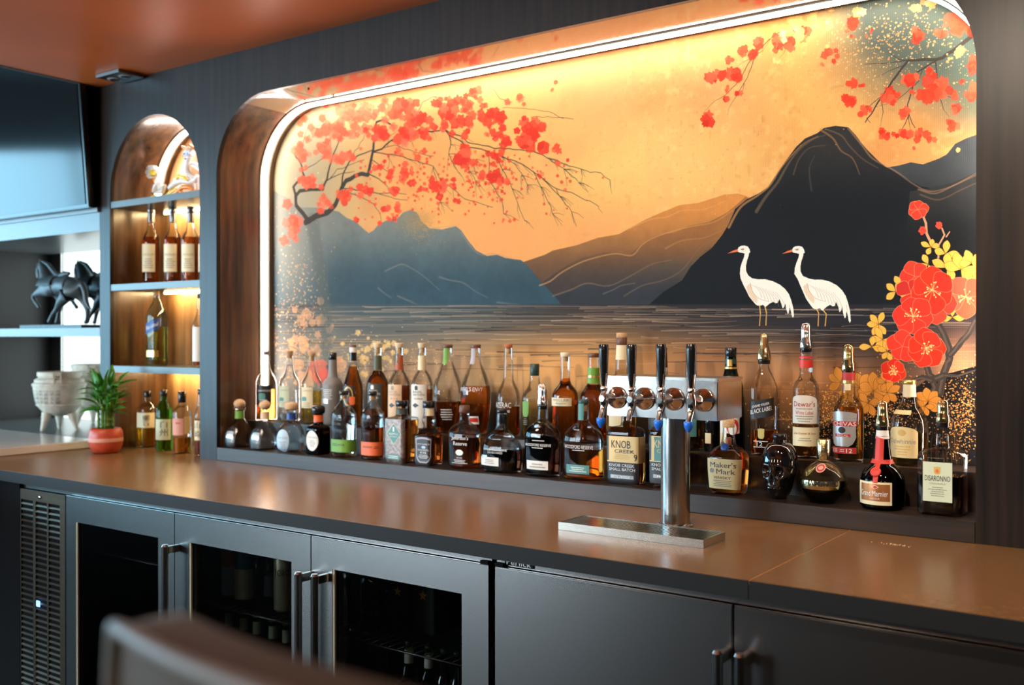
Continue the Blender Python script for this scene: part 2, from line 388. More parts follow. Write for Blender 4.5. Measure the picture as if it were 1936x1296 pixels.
# unseen glowing globes behind the viewer, added as front light
M['globe'] = emit('lamp_globe', (1.0, .80, .58), GLOBE)
for i, (x, nm) in enumerate(((-4.6, 'leftmost'), (-3.1, 'second from the left'), (-1.6, 'middle'), (-.1, 'second from the right'), (1.4, 'rightmost'))):
    r = empty('added_globe_lamp', (x, -3.9, 2.0), 0, 'unseen globe lamp added behind the viewer, '+nm+' of its row', 'lamp', 'added globe lamps over the seats')
    lat('globe', [(max(.001, .13*math.sin(PI*k/12)), -.13*math.cos(PI*k/12)) for k in range(13)], 'globe', r, 24)
    tub('cord', [(0, 0, .14), (0, 0, ZCEIL-2.0-.001)], .004, 'black', r, 6); lat('cap', [(.03, .1301), (.03, .17), (.01, .18)], 'black', r, 16)
# ================================================================== MURAL
MW, MH = 2600, 1190
MX0, MX1, MZ0, MZ1 = XN0, XN1, ZST, ZNT
def build_mural():
    rng = np.random.default_rng(5)
    W, H = MW, MH
    def P(u, v):
        p = aty(u, v, D); return ((p.x-MX0)/(MX1-MX0)*W, (MZ1-p.z)/(MZ1-MZ0)*H)
    def K(u, v):      # canvas px per photo px
        r = ray(u, v); return ((D-CAM.y)/r.y)*W/(MX1-MX0)
    xs = np.arange(W); ys = np.arange(H)
    # photo coordinates of every texel
    wx = MX0+(xs+.5)/W*(MX1-MX0); wz = MZ1-(ys+.5)/H*(MZ1-MZ0)
    dx = wx; dy = D-CAM.y
    zf = (dx[None, :]*Fv.x+dy*Fv.y+(wz[:, None]-CZ)*Fv.z)
    U = (968+(dx[None, :]*Rv.x+dy*Rv.y)/zf*FPX).astype(np.float32)
    V = (648-(dx[None, :]*Uv.x+dy*Uv.y+(wz[:, None]-CZ)*Uv.z)/zf*FPX).astype(np.float32)
    def noise(gx, gy, seed=0):
        r = np.random.default_rng(seed); g = r.random((gy+2, gx+2)).astype(np.float32)
        fx = np.linspace(0, gx, W, dtype=np.float32); fy = np.linspace(0, gy, H, dtype=np.float32)
        ix = fx.astype(int); iy = fy.astype(int); tx = fx-ix; ty = fy-iy; tx = tx*tx*(3-2*tx); ty = ty*ty*(3-2*ty)
        a = g[iy][:, ix]*(1-tx)+g[iy][:, ix+1]*tx; b = g[iy+1][:, ix]*(1-tx)+g[iy+1][:, ix+1]*tx
        return a*(1-ty[:, None])+b*ty[:, None]
    def fbm(gx, gy, o, seed): 
        s = 0; a = .5; t = 0
        for i in range(o): s = s+a*noise(gx*2**i, gy*2**i, seed+i); t += a; a *= .55
        return s/t
    A = np.zeros((H, W, 3), np.float32)
    def lerp(a, b, t): return np.array(a, np.float32)/255*(1-t)+np.array(b, np.float32)/255*t
    def ss(x, a, b): t = np.clip((x-a)/(b-a), 0, 1); return (t*t*(3-2*t))
    def blend(col, m):
        nonlocal A
        if m.ndim == 2: m = m[..., None]
        A = A*(1-m)+np.array(col, np.float32)/255*m
    # ---- sky
    n1 = fbm(7, 3, 5, 1); n2 = fbm(26, 12, 4, 20); n3 = fbm(120, 55, 3, 40)
    t = ss(n1, .3, .7)
    A[:] = lerp((214, 148, 88), (238, 190, 96), 0)
    blend((228, 172, 92), t*.7)
    blend((206, 132, 74), ss(n2, .45, .8)*.55)
    blend((196, 128, 60), ss(fbm(14, 7, 4, 90), .52, .72)*ss(U, 1050, 1300)*(1-ss(V, 330, 420))*.5)
    g = np.exp(-(((U-1240)/230)**2+((V-300)/130)**2)); blend((252, 214, 130), g*.65)
    g = np.exp(-(((U-1560)/150)**2+((V-190)/90)**2)); blend((250, 196, 104), g*.5)
    g = np.exp(-(((U-1150)/420)**2+((V-455)/60)**2)); blend((232, 160, 96), g*.8)
    g = np.exp(-(((U-1000)/500)**2+((V-150)/70)**2)); blend((236, 158, 110), g*.5)
    blend((252, 226, 150), ss(n3, .5, .85)*ss(U, 1100, 1300)*.25)
    blend((190, 130, 60), ss(noise(200, 90, 77), .75, .98)*ss(U, 900, 1300)*.25)
    # teal clouds at the upper right corner
    g = ss(U, 1480, 1700)*(1-ss(V+.12*(1700-U)+90*(n1-.5), 40, 250)); blend((74, 88, 80), np.clip(g*1.25, 0, .97))
    g = ss(U, 1720, 1850)*(1-ss(V, 190, 290)); blend((78, 96, 84), g*.8)
    g = (1-ss(U, 560, 780))*(1-ss(V, 330, 460)*.2); blend((150, 152, 128), np.clip(g, 0, 1)*.85)  # grey haze painted over the left side, imitating the led glare
    # ---- primitives
    def poly(pts, col, alpha=1.0, ph=True, mod=None, soft=1.2):
        nonlocal A
        q = np.array([P(*p) for p in pts] if ph else pts, np.float32)
        x0 = max(0, int(q[:, 0].min())-3); x1 = min(W, int(q[:, 0].max())+4); y0 = max(0, int(q[:, 1].min())-3); y1 = min(H, int(q[:, 1].max())+4)
        if x1 <= x0 or y1 <= y0: return None
        acc = np.zeros((y1-y0, x1-x0), np.float32)
        for ox, oy in ((.25, .25), (.75, .5), (.5, .85)):
            gx = np.arange(x0, x1, dtype=np.float32)[None, :]+ox; gy = np.arange(y0, y1, dtype=np.float32)[:, None]+oy
            ins = np.zeros((y1-y0, x1-x0), bool)
            for i in range(len(q)):
                ax, ay = q[i]; bx_, by = q[(i+1) % len(q)]
                if ay == by: continue
                c = (gy < ay) != (gy < by)
                ins ^= c & (gx < (bx_-ax)*(gy-ay)/(by-ay)+ax)
            acc += ins
        m = (acc/3*alpha)[..., None]
        sl = (slice(y0, y1), slice(x0, x1))
        c = col(U[sl], V[sl], sl) if callable(col) else np.array(col, np.float32)/255
        A[sl] = A[sl]*(1-m)+c*m
        return sl, m
    def stroke(pts, w0, w1, col, alpha=1.0, soft=.7, jit=0):
        """pts photo px, widths in photo px"""
        nonlocal A
        c = np.array(col, np.float32)/255
        n = len(pts)
        if n > 2 and not jit:
            sm = []
            for i in range(n-1):
                a0, a1, a2, a3 = (np.array(pts[j], float) for j in (max(i-1, 0), i, i+1, min(i+2, n-1)))
                for k in range(5):
                    t = k/5; sm.append(tuple(.5*(2*a1+(a2-a0)*t+(2*a0-5*a1+4*a2-a3)*t*t+(3*a1-a0-3*a2+a3)*t**3)))
            pts = sm+[pts[-1]]; n = len(pts)
        # refine with small jitter for a hand drawn line
        out = []
        for i in range(n-1):
            m = max(1, int(math.dist(pts[i], pts[i+1])/9)) if jit else 1
            for k in range(m):
                t = k/m; out.append((pts[i][0]*(1-t)+pts[i+1][0]*t+(rng.normal()*jit if (i or k) else 0), pts[i][1]*(1-t)+pts[i+1][1]*t+(rng.normal()*jit if (i or k) else 0)))
        out.append(pts[-1]); n = len(out)
        q = [P(*p) for p in out]; ks = [K(*p) for p in out]
        xa = np.array([p[0] for p in q]); ya = np.array([p[1] for p in q])
        Rm = max(w0, w1)*max(ks)/2+3
        X0 = max(0, int(xa.min()-Rm)); X1 = min(W, int(xa.max()+Rm)+1); Y0 = max(0, int(ya.min()-Rm)); Y1 = min(H, int(ya.max()+Rm)+1)
        if X1 <= X0 or Y1 <= Y0: return
        MK = np.zeros((Y1-Y0, X1-X0), np.float32)
        for i in range(n-1):
            ra = (w0+(w1-w0)*i/(n-1))*ks[i]/2; rb = (w0+(w1-w0)*(i+1)/(n-1))*ks[i+1]/2; R = max(ra, rb)+2
            x0 = max(0, int(min(xa[i], xa[i+1])-R)); x1 = min(W, int(max(xa[i], xa[i+1])+R)+1); y0 = max(0, int(min(ya[i], ya[i+1])-R)); y1 = min(H, int(max(ya[i], ya[i+1])+R)+1)
            if x1 <= x0 or y1 <= y0: continue
            gx = np.arange(x0, x1)[None, :]+.5; gy = np.arange(y0, y1)[:, None]+.5
            ex, ey = xa[i+1]-xa[i], ya[i+1]-ya[i]; L2 = ex*ex+ey*ey+1e-6
            t = np.clip(((gx-xa[i])*ex+(gy-ya[i])*ey)/L2, 0, 1)
            dd = np.hypot(gx-xa[i]-t*ex, gy-ya[i]-t*ey)-(ra+(rb-ra)*t)
            v = MK[y0-Y0:y1-Y0, x0-X0:x1-X0]; np.maximum(v, np.clip(.5-dd/soft/1.4, 0, 1)*min(1, max(.35, ra*1.6)), out=v)
        m = (MK*alpha)[..., None]; A[Y0:Y1, X0:X1] = A[Y0:Y1, X0:X1]*(1-m)+c*m
    def blob(u, v, r, col, alpha=1.0, lob=5, asp=1.0):
        ph = rng.random()*6.28; k = 22; pts = []
        a2 = rng.random()*.14+.06
        for i in range(k):
            a = 2*PI*i/k; rr = r*(1+a2*math.cos(lob*a+ph)+.08*rng.normal())
            pts.append((u+math.cos(a)*rr*.92, v+math.sin(a)*rr*asp))
        poly(pts, col, alpha)
    def soft(u, v, su, sv, col, a): blend(col, np.exp(-(((U-u)/su)**2+((V-v)/sv)**2))*a)
    # ---- mountains
    def mist(top, bot, v0, v1, tint=None, s=.12):
        def f(u, v, sl):
            t = ss(v, v0, v1)[..., None]; c = np.array(top, np.float32)/255*(1-t)+np.array(bot, np.float32)/255*t
            return c*(1+s*(n2[sl]-.5)+.10*(n3[sl]-.5))[..., None]
        return f
    # far golden ridges, centre right
    poly([(985, 497), (1030, 482), (1045, 474), (1090, 464), (1130, 450), (1170, 443), (1190, 432), (1215, 418), (1250, 402), (1285, 388), (1320, 384), (1345, 376), (1370, 368), (1395, 366), (1420, 374), (1450, 400), (1450, 580), (985, 580)], mist((200, 132, 66), (92, 70, 54), 380, 540))
    poly([(1010, 545), (1045, 520), (1075, 500), (1100, 488), (1140, 478), (1165, 477), (1190, 482), (1212, 462), (1238, 446), (1275, 440), (1300, 428), (1340, 420), (1375, 402), (1410, 372), (1450, 400), (1450, 580), (1010, 580)], mist((150, 100, 56), (62, 56, 54), 420, 550))
    poly([(1040, 560), (1080, 548), (1110, 536), (1150, 540), (1190, 522), (1230, 500), (1270, 492), (1300, 498), (1340, 470), (1400, 440), (1400, 580), (1040, 580)], mist((100, 80, 60), (48, 52, 58), 470, 560))
    # left range
    poly([(515, 360), (540, 372), (560, 392), (600, 393), (640, 400), (655, 412), (672, 419), (686, 432), (697, 441), (706, 436), (716, 424), (733, 416), (752, 413), (762, 402), (776, 397), (788, 402), (796, 418), (812, 432), (836, 434), (862, 428), (872, 436), (885, 455), (900, 474), (920, 484), (940, 482), (955, 488), (985, 492), (1000, 505), (1020, 530), (1045, 556), (1062, 577), (700, 584), (515, 590)], mist((114, 120, 114), (50, 74, 86), 400, 550))
    soft(560, 470, 45, 130, (130, 140, 136), .8)  # pale glare haze painted into the left end of the range
    soft(790, 418, 28, 20, (150, 118, 74), .45)
    for q in ([(728, 513), (745, 505), (760, 500), (775, 506), (800, 522), (830, 548)], [(830, 524), (850, 530), (875, 535), (900, 552), (922, 563)], [(752, 560), (775, 570), (790, 577)], [(715, 545), (728, 556), (740, 563)], [(940, 572), (965, 575), (985, 577)], [(872, 440), (893, 470), (910, 482), (935, 480), (975, 492)], [(800, 435), (830, 430), (862, 427)]):
        stroke(q, 3.5, 1.5, (150, 140, 126), .38, 2.6)
    # big dark mountain
    big = [(1225, 578), (1255, 552), (1290, 530), (1305, 505), (1325, 485), (1345, 470), (1365, 445), (1377, 425), (1390, 395), (1412, 377), (1434, 366), (1452, 354), (1468, 330), (1485, 305), (1505, 278), (1522, 262), (1545, 252), (1558, 242), (1580, 238), (1604, 241), (1618, 256), (1628, 270), (1642, 286), (1658, 302), (1672, 314), (1700, 330), (1740, 352), (1780, 360), (1855, 350), (1855, 580)]
    poly([(1670, 318), (1700, 313), (1722, 307), (1745, 311), (1775, 300), (1790, 292), (1806, 272), (1826, 262), (1855, 252), (1855, 580), (1670, 580)], mist((66, 72, 74), (36, 40, 44), 270, 420))
    poly(big, mist((48, 47, 46), (22, 26, 31), 250, 400))
    poly([(1720, 362), (1760, 356), (1800, 346), (1855, 322), (1855, 580), (1700, 580)], mist((46, 48, 48), (22, 25, 27), 340, 460))
    def hl(q, c=(182, 128, 78), a=.55, w=4): stroke(q, w, 1.2, c, a, 2.4)
    hl([(1378, 430), (1400, 392), (1432, 370), (1456, 350), (1476, 318), (1500, 290), (1522, 270), (1546, 258)], (190, 135, 80), .7, 5)
    hl([(1430, 400), (1448, 372), (1470, 345), (1490, 310), (1512, 282), (1540, 262), (1560, 256)], (150, 120, 84), .45, 7)
    hl([(1552, 246), (1575, 262), (1590, 285), (1612, 300), (1625, 330)]); hl([(1604, 243), (1630, 275), (1650, 300), (1690, 322), (1730, 350), (1760, 362), (1800, 352), (1848, 326)], (176, 132, 96), .55, 4)
    hl([(1560, 244), (1590, 256), (1606, 276), (1630, 300), (1660, 318)], (170, 130, 90), .4, 3); hl([(1500, 330), (1510, 302), (1530, 280), (1560, 275)], (140, 110, 80), .4, 3)
    hl([(1534, 360), (1530, 320), (1540, 295)], (110, 95, 80), .35); hl([(1736, 358), (1768, 366), (1805, 350), (1848, 330)], (190, 140, 100), .45, 3); hl([(1740, 368), (1775, 378), (1815, 360), (1848, 345)], (170, 120, 86), .35, 3)
    hl([(1020, 540), (1040, 532), (1058, 518), (1080, 505), (1110, 492), (1160, 480), (1195, 483), (1215, 462), (1245, 446), (1300, 430), (1350, 420), (1385, 398)], (214, 158, 96), .6, 3)
    hl([(1190, 432), (1230, 415), (1262, 410), (1290, 398), (1330, 396), (1372, 380)], (224, 160, 90), .5, 3); hl([(1258, 470), (1290, 455), (1330, 450), (1365, 436)], (170, 120, 76), .5, 4)
    hl([(1045, 560), (1080, 548), (1110, 536), (1150, 541), (1190, 523), (1232, 500), (1270, 492)], (150, 118, 86), .5, 3); hl([(1180, 560), (1215, 540), (1255, 530), (1290, 510), (1322, 470), (1352, 452)], (130, 105, 78), .45, 3)
    hl([(1140, 556), (1160, 548), (1175, 540), (1200, 536)], (180, 150, 120), .4, 2)
    # ---- water
    wm = ss(V, 573, 579); c = np.zeros_like(A)
    t = ss(U, 820, 1150)[..., None]; base = np.array((58, 74, 82), np.float32)/255*(1-t)+np.array((36, 37, 43), np.float32)/255*t
    c[:] = base
    A = A*(1-wm[..., None])+c*wm[..., None]
    def wat(u, v, su, sv, col, a): blend(col, np.exp(-(((U-u)/su)**2+((V-v)/sv)**2))*a*wm)
    wat(1070, 700, 270, 78, (232, 168, 98), .97); wat(1310, 700, 170, 50, (196, 132, 84), .6)
    wat(1530, 715, 190, 50, (196, 130, 80), .85); wat(1460, 690, 60, 40, (205, 160, 120), .45); wat(1570, 770, 150, 40, (150, 92, 40), .6)
    wat(760, 715, 190, 66, (204, 160, 122), .7); wat(590, 680, 90, 90, (150, 150, 140), .6)
    wat(1810, 700, 60, 70, (214, 150, 106), .9)
    for i in range(330):
        v = 578+abs(rng.normal())*75; 
        if v > 830: continue
        u = rng.uniform(540, 1850); L = rng.uniform(30, 190)
        if 1640 < u < 1760 and v > 700: continue
        br = rng.random()
        col = (30, 32, 38) if br < .42 else ((178, 150, 124) if v < 640 else (220, 165, 110))
        stroke([(u-L/2, v+rng.normal()*.8), (u, v+rng.normal()), (u+L/2, v+rng.normal()*.8)], rng.uniform(1, 3.2), .6, col, rng.uniform(.2, .6), 1.4)
    for v, u0, u1 in ((581, 690, 1240), (590, 620, 900), (600, 700, 1300), (608, 820, 1200), (616, 600, 900), (588, 1240, 1700), (598, 1380, 1700), (626, 1250, 1640)):
        stroke([(u0, v), ((u0+u1)/2, v-2), (u1, v)], 1.6, 1.0, (190, 170, 148), .5, 1.2)
    # ---- dark shore lower right and golden glitter
    poly([(1590, 790), (1640, 770), (1680, 748), (1720, 742), (1760, 712), (1800, 705), (1855, 690), (1855, 960), (1420, 960), (1500, 880), (1540, 820)], (22, 22, 24), .97)
    wat(1480, 830, 60, 60, (150, 96, 40), .3)
    def glitter(n, u, v, su, sv, cols, r0=.7, r1=2.2, a=.8):
        for i in range(n):
            uu = u+rng.normal()*su; vv = v+rng.normal()*sv; r = rng.uniform(r0, r1)
            k = P(uu, vv); rr = r*K(uu, vv)
            x0 = int(k[0]-rr-1); y0 = int(k[1]-rr-1); x1 = int(k[0]+rr)+2; y1 = int(k[1]+rr)+2
            if x0 < 0 or y0 < 0 or x1 >= W or y1 >= H: continue
            dd = np.hypot(np.arange(x0, x1)[None, :]+.5-k[0], np.arange(y0, y1)[:, None]+.5-k[1]); mm = (np.clip(rr+.4-dd, 0, 1)*a)[..., None]
            cc = cols[rng.integers(len(cols))]; A[y0:y1, x0:x1] = A[y0:y1, x0:x1]*(1-mm)+np.array(cc, np.float32)/255*mm
    G = [(232, 150, 62), (244, 180, 90), (206, 120, 50), (250, 200, 130)]
    glitter(1300, 1640, 770, 70, 28, G, .5, 1.6); glitter(900, 1820, 780, 26, 46, G, .5, 1.6); glitter(500, 1560, 800, 60, 30, G, .6, 1.5)
    glitter(700, 1660, 120, 110, 55, [(240, 170, 80), (236, 150, 90), (250, 200, 130)], .5, 1.5, .7)
    glitter(380, 1700, 60, 90, 40, [(240, 150, 80), (250, 190, 120)], .7, 2.2, .7)
    glitter(900, 560, 640, 30, 110, [(238, 170, 120), (232, 150, 96), (246, 205, 150)], .5, 1.7, .7)
    glitter(800, 700, 700, 75, 32, [(222, 160, 110), (236, 190, 120), (246, 214, 150)], .5, 1.6, .7)
    glitter(500, 790, 428, 22, 18, [(190, 140, 80), (160, 120, 70)], .4, 1.1, .6)
    glitter(600, 1240, 260, 90, 70, [(190, 130, 50), (250, 220, 150)], .4, 1.1, .35)
    for i in range(60): blob(rng.normal(690, 50), rng.normal(668, 24), rng.uniform(2, 6), (228, 188, 120), .75)
    for i in range(26): blob(rng.normal(580, 22), rng.normal(640, 30), rng.uniform(4, 11), (226, 168, 122), .55)
    stroke([(600, 690), (560, 660), (530, 650)], 3, 1, (70, 70, 66), .5, 1.5, .8); stroke([(640, 640), (602, 660), (580, 700)], 8, 14, (96, 104, 100), .4, 8)
    # trunk shadow down the left side
    stroke([(590, 420), (600, 480), (612, 560), (618, 640), (612, 720)], 34, 26, (84, 94, 92), .55, 14)
    # lower left flowers
    for (u, v, r, cl) in ((600, 700, 22, (222, 110, 90)), (612, 715, 16, (226, 96, 80)), (575, 720, 18, (220, 170, 130)), (640, 690, 16, (216, 160, 120))): blob(u, v, r, cl, .7)
    # ---- left cherry tree
    def c1(pts): return [(500+x/2.757, 150+y/2.757) for x, y in pts]
    BR = (52, 50, 46)
    T = [([(215, 745), (270, 715), (330, 690), (370, 655), (390, 610), (400, 565), (425, 530), (470, 505), (505, 493), (540, 503), (548, 455), (560, 400), (572, 330), (578, 260), (582, 222), (615, 213), (645, 225), (668, 242)], 34, 9),
         ([(232, 742), (200, 700), (165, 655), (160, 610), (185, 583), (240, 572), (305, 575), (322, 520), (338, 460), (360, 390), (400, 300), (418, 258)], 26, 4),
         ([(165, 620), (150, 560), (205, 505), (185, 430), (160, 400)], 18, 7), ([(400, 565), (412, 490), (440, 430), (490, 395), (560, 370)], 12, 5),
         ([(562, 380), (610, 362), (660, 320), (700, 296), (740, 270), (760, 235), (800, 170), (822, 118), (880, 90)], 10, 3),
         ([(700, 296), (760, 278), (800, 268), (870, 272), (940, 262), (975, 285), (1030, 300), (1060, 330), (1135, 345)], 9, 4),
         ([(940, 262), (962, 290), (1020, 318), (1060, 350), (1130, 368), (1230, 400), (1340, 440), (1400, 480), (1450, 520), (1520, 568), (1600, 592), (1740, 662)], 6, 2),
         ([(1135, 345), (1200, 360), (1300, 365), (1390, 372), (1480, 410), (1560, 440), (1650, 470), (1750, 490), (1800, 525)], 5, 1.6),
         ([(1480, 410), (1560, 470), (1640, 540)], 3, 1.4), ([(962, 290), (968, 340), (960, 390), (985, 440), (1010, 485)], 5, 1.6), ([(1060, 340), (1070, 420), (1065, 480), (1100, 530)], 3, 1.4),
         ([(1160, 370), (1175, 440), (1165, 510), (1200, 570), (1240, 640), (1245, 700)], 3, 1.2), ([(1200, 390), (1240, 470), (1290, 570), (1320, 650), (1355, 735)], 4, 1.4), ([(1240, 400), (1300, 440), (1340, 500), (1370, 550)], 3, 1.2),
         ([(1400, 480), (1440, 560), (1480, 640), (1500, 700)], 4, 1.4), ([(1450, 520), (1540, 610), (1600, 690)], 4, 1.4), ([(560, 380), (640, 392), (720, 400), (800, 430), (880, 455), (930, 540), (980, 570)], 5, 1.4),
         ([(880, 455), (900, 560), (915, 640)], 3, 1.2), ([(980, 570), (1040, 620), (1120, 650), (1190, 668)], 3, 1.2), ([(545, 495), (600, 520), (640, 560), (660, 600)], 6, 1.6), ([(400, 565), (450, 570), (520, 585), (600, 600), (690, 590), (740, 600)], 6, 1.4),
         ([(430, 585), (500, 620), (570, 650), (600, 700), (608, 750)], 4, 1.2), ([(600, 600), (680, 625), (745, 630)], 3, 1.2), ([(560, 420), (600, 450), (640, 480)], 4, 1.4), ([(322, 530), (400, 490), (470, 480)], 6, 2), ([(338, 520), (380, 470), (520, 420)], 4, 2),
         ([(200, 480), (260, 440), (330, 400)], 4, 1.4), ([(200, 350), (215, 280), (238, 200)], 4, 1.4), ([(460, 400), (500, 330), (545, 240)], 3, 1.2), ([(340, 460), (350, 380), (345, 320)], 4, 1.4), ([(600, 365), (680, 340), (780, 380), (880, 400)], 3, 1.2), ([(640, 350), (650, 300), (700, 262)], 3, 1.2), ([(1240, 150), (1380, 150), (1480, 170), (1560, 205)], 2.2, 1), ([(1400, 195), (1500, 195), (1610, 208)], 2.2, 1), ([(1180, 40), (1230, 100), (1290, 120)], 2, 1), ([(750, 240), (700, 180), (660, 150)], 3, 1)]
    for pts, a, b in T: stroke(c1(pts), a/2.757, max(.8, b/2.757), BR, .95, .8, .5 if a > 8 else .9)
    for i in range(150):     # fine twigs hanging from the branches
        pts, a, b = T[4+rng.integers(14)]; q = pts[rng.integers(1, len(pts))]
        an = rng.uniform(.1, 1.7); L = rng.uniform(25, 90); e = (q[0]+math.cos(an)*L, q[1]+math.sin(an)*L); mm = ((q[0]+e[0])/2+rng.normal()*6, (q[1]+e[1])/2-6)
        stroke(c1([q, mm, e]), .9, .5, BR, .7, .7, .3)
    def cluster(u, v, su, sv, n, r0, r1, a0=.85, cols=((220, 60, 36), (226, 74, 46), (208, 50, 32), (228, 92, 60))):
        for i in range(n):
            blob(u+rng.normal()*su, v+rng.normal()*sv, rng.uniform(r0, r1), cols[rng.integers(len(cols))], rng.uniform(a0-.15, min(1, a0+.12)), rng.integers(4, 7))
    def CL(x, y, sx, sy, n, r0, r1, a=.85, **k): cluster(500+x/2.757, 150+y/2.757, sx/2.757, sy/2.757, n, r0/2.757, r1/2.757, a, **k)
    PK = ((224, 88, 62), (228, 104, 76), (220, 76, 52))
    for (x, y, sx, sy, n, r0, r1, a) in ((190, 390, 20, 20, 10, 14, 26, .7), (230, 545, 28, 16, 13, 12, 26, .8), (140, 770, 18, 50, 12, 14, 30, .6), (320, 270, 60, 30, 16, 12, 30, .65), (400, 240, 60, 30, 14, 12, 28, .65), (320, 370, 30, 20, 8, 12, 26, .75), (300, 640, 25, 20, 9, 12, 24, .75), (470, 200, 50, 40, 16, 12, 32, .7), (380, 410, 22, 16, 7, 12, 24, .8), (435, 405, 12, 12, 4, 12, 22, .8), (540, 210, 50, 40, 12, 10, 26, .65), (260, 420, 50, 30, 8, 8, 18, .6)):
        CL(x, y, sx, sy, n, r0, r1, a, cols=PK)
    for (x, y, sx, sy, n, r0, r1, a) in ((600, 285, 22, 18, 9, 16, 30, .85), (700, 150, 30, 26, 12, 16, 34, .85), (755, 135, 20, 18, 6, 14, 28, .85), (800, 215, 26, 20, 9, 20, 38, .9), (735, 290, 26, 24, 11, 18, 36, .9), (820, 290, 24, 16, 7, 12, 26, .85), (900, 115, 14, 16, 5, 14, 24, .85), (950, 160, 22, 26, 9, 20, 36, .9), (980, 210, 18, 18, 5, 20, 32, .9), (1045, 215, 18, 22, 6, 18, 32, .9), (1060, 140, 20, 14, 5, 14, 26, .8), (1100, 90, 34, 20, 9, 12, 26, .7), (1165, 205, 18, 14, 6, 18, 32, .92), (1215, 190, 18, 14, 5, 18, 32, .92), (910, 240, 16, 10, 4, 14, 24, .9), (1050, 275, 12, 16, 4, 12, 22, .9), (1210, 290, 18, 16, 6, 14, 26, .85), (1255, 330, 12, 12, 4, 18, 28, .92), (1380, 235, 26, 16, 9, 14, 28, .95), (1445, 255, 16, 12, 5, 12, 22, .95), (1370, 310, 34, 26, 18, 18, 36, .97), (1340, 325, 18, 12, 5, 16, 28, .97), (1440, 355, 14, 10, 4, 10, 20, .95), (1525, 368, 8, 8, 3, 12, 18, .9), (1040, 360, 14, 12, 5, 14, 26, .85), (1035, 410, 24, 18, 9, 20, 36, .8), (1095, 435, 8, 8, 3, 10, 18, .85), (1190, 400, 22, 24, 9, 10, 20, .8), (730, 480, 12, 22, 6, 14, 26, .92), (650, 490, 8, 14, 3, 12, 20, .9), (590, 462, 8, 8, 3, 10, 18, .9), (775, 540, 8, 8, 3, 14, 22, .9), (672, 580, 14, 8, 5, 12, 22, .85), (880, 550, 14, 12, 5, 14, 24, .9), (920, 570, 16, 16, 7, 14, 26, .92), (995, 628, 6, 6, 2, 12, 16, .9), (1185, 520, 16, 16, 7, 16, 28, .95), (1228, 540, 10, 10, 4, 12, 22, .92), (1270, 530, 10, 10, 3, 10, 18, .85), (1145, 500, 10, 12, 4, 10, 18, .85), (985, 540, 8, 8, 3, 10, 18, .85), (820, 575, 8, 6, 3, 10, 16, .85), (520, 585, 26, 14, 8, 10, 22, .8), (435, 600, 20, 18, 8, 12, 26, .75), (635, 672, 12, 10, 5, 10, 18, .85), (695, 680, 10, 10, 4, 10, 18, .85), (665, 720, 20, 14, 6, 8, 14, .8), (480, 728, 6, 6, 3, 10, 16, .85), (605, 755, 6, 6, 2, 10, 14, .8), (1530, 440, 10, 8, 4, 8, 14, .8), (1440, 505, 14, 8, 4, 8, 14, .7)):
        CL(x, y, sx, sy, n, r0, r1, a)
    for i in range(300):
        x = rng.normal(980, 320); y = rng.normal(520, 110)
        if not (420 < x < 1780 and 360 < y < 760): continue
        CL(x, y, 1, 1, 1, 4, 10, .75)
    for i in range(34): CL(rng.uniform(170, 800), rng.normal(250, 90), 1, 1, 3, 10, 24, .5, cols=PK)
    for i in range(26): CL(rng.normal(900, 230), rng.normal(230, 90), 6, 6, 2, 8, 20, .7)
    CL(1500, 60, 5, 5, 2, 8, 14, .4); CL(1330, 100, 6, 6, 3, 14, 26, .45); CL(1355, 128, 6, 4, 2, 8, 14, .45)
    # ---- upper right branches
    def c2(pts): return [(1250+x/3.1226, y/3.1226) for x, y in pts]
    for pts, a, b in (([(1860, 190), (1790, 250), (1720, 300), (1660, 340), (1620, 356), (1560, 352), (1460, 356), (1430, 395), (1380, 460), (1330, 530), (1305, 570), (1270, 620), (1240, 675), (1205, 722)], 26, 5), ([(1460, 356), (1400, 352), (1360, 318), (1340, 308)], 6, 2), ([(1450, 356), (1380, 365), (1300, 375), (1200, 380)], 5, 2), ([(1420, 390), (1340, 420), (1270, 460)], 4, 1.4), ([(1640, 345), (1580, 385), (1510, 430), (1490, 490), (1470, 560), (1455, 620), (1462, 680), (1480, 730), (1500, 755)], 12, 3), ([(1620, 370), (1630, 430), (1632, 480)], 9, 4), ([(1540, 420), (1520, 480), (1430, 560), (1380, 600), (1240, 640)], 4, 1.6), ([(1310, 565), (1260, 600), (1200, 650)], 4, 2), ([(1300, 590), (1310, 660), (1295, 745)], 4, 1.4), ([(1462, 680), (1440, 730), (1410, 790)], 5, 1.4), ([(1460, 680), (1470, 770)], 4, 1.4), ([(1650, 590), (1670, 650), (1700, 690)], 4, 1.2), ([(1640, 540), (1700, 570), (1760, 590)], 4, 1.2), ([(1235, 680), (1215, 700), (1235, 725)], 4, 2),
                       ([(640, 230), (590, 280), (540, 330), (510, 380), (480, 440), (440, 500), (380, 560), (300, 610), (255, 660), (245, 690)], 5, 1.4), ([(560, 310), (520, 430), (490, 490), (440, 570), (400, 640), (390, 680)], 5, 1.4), ([(700, 190), (650, 220), (600, 300)], 4, 1.2), ([(600, 300), (480, 370), (400, 420)], 3, 1), ([(490, 490), (480, 540)], 3, 1), ([(745, 270), (720, 320), (690, 350)], 3, 1)):
        stroke(c2(pts), a/3.1226, b/3.1226, (56, 52, 46), .92, .8, .5)
    def CR(x, y, sx, sy, n, r0, r1, a=.9, **k): cluster(1250+x/3.1226, y/3.1226, sx/3.1226, sy/3.1226, n, r0/3.1226, r1/3.1226, a, **k)
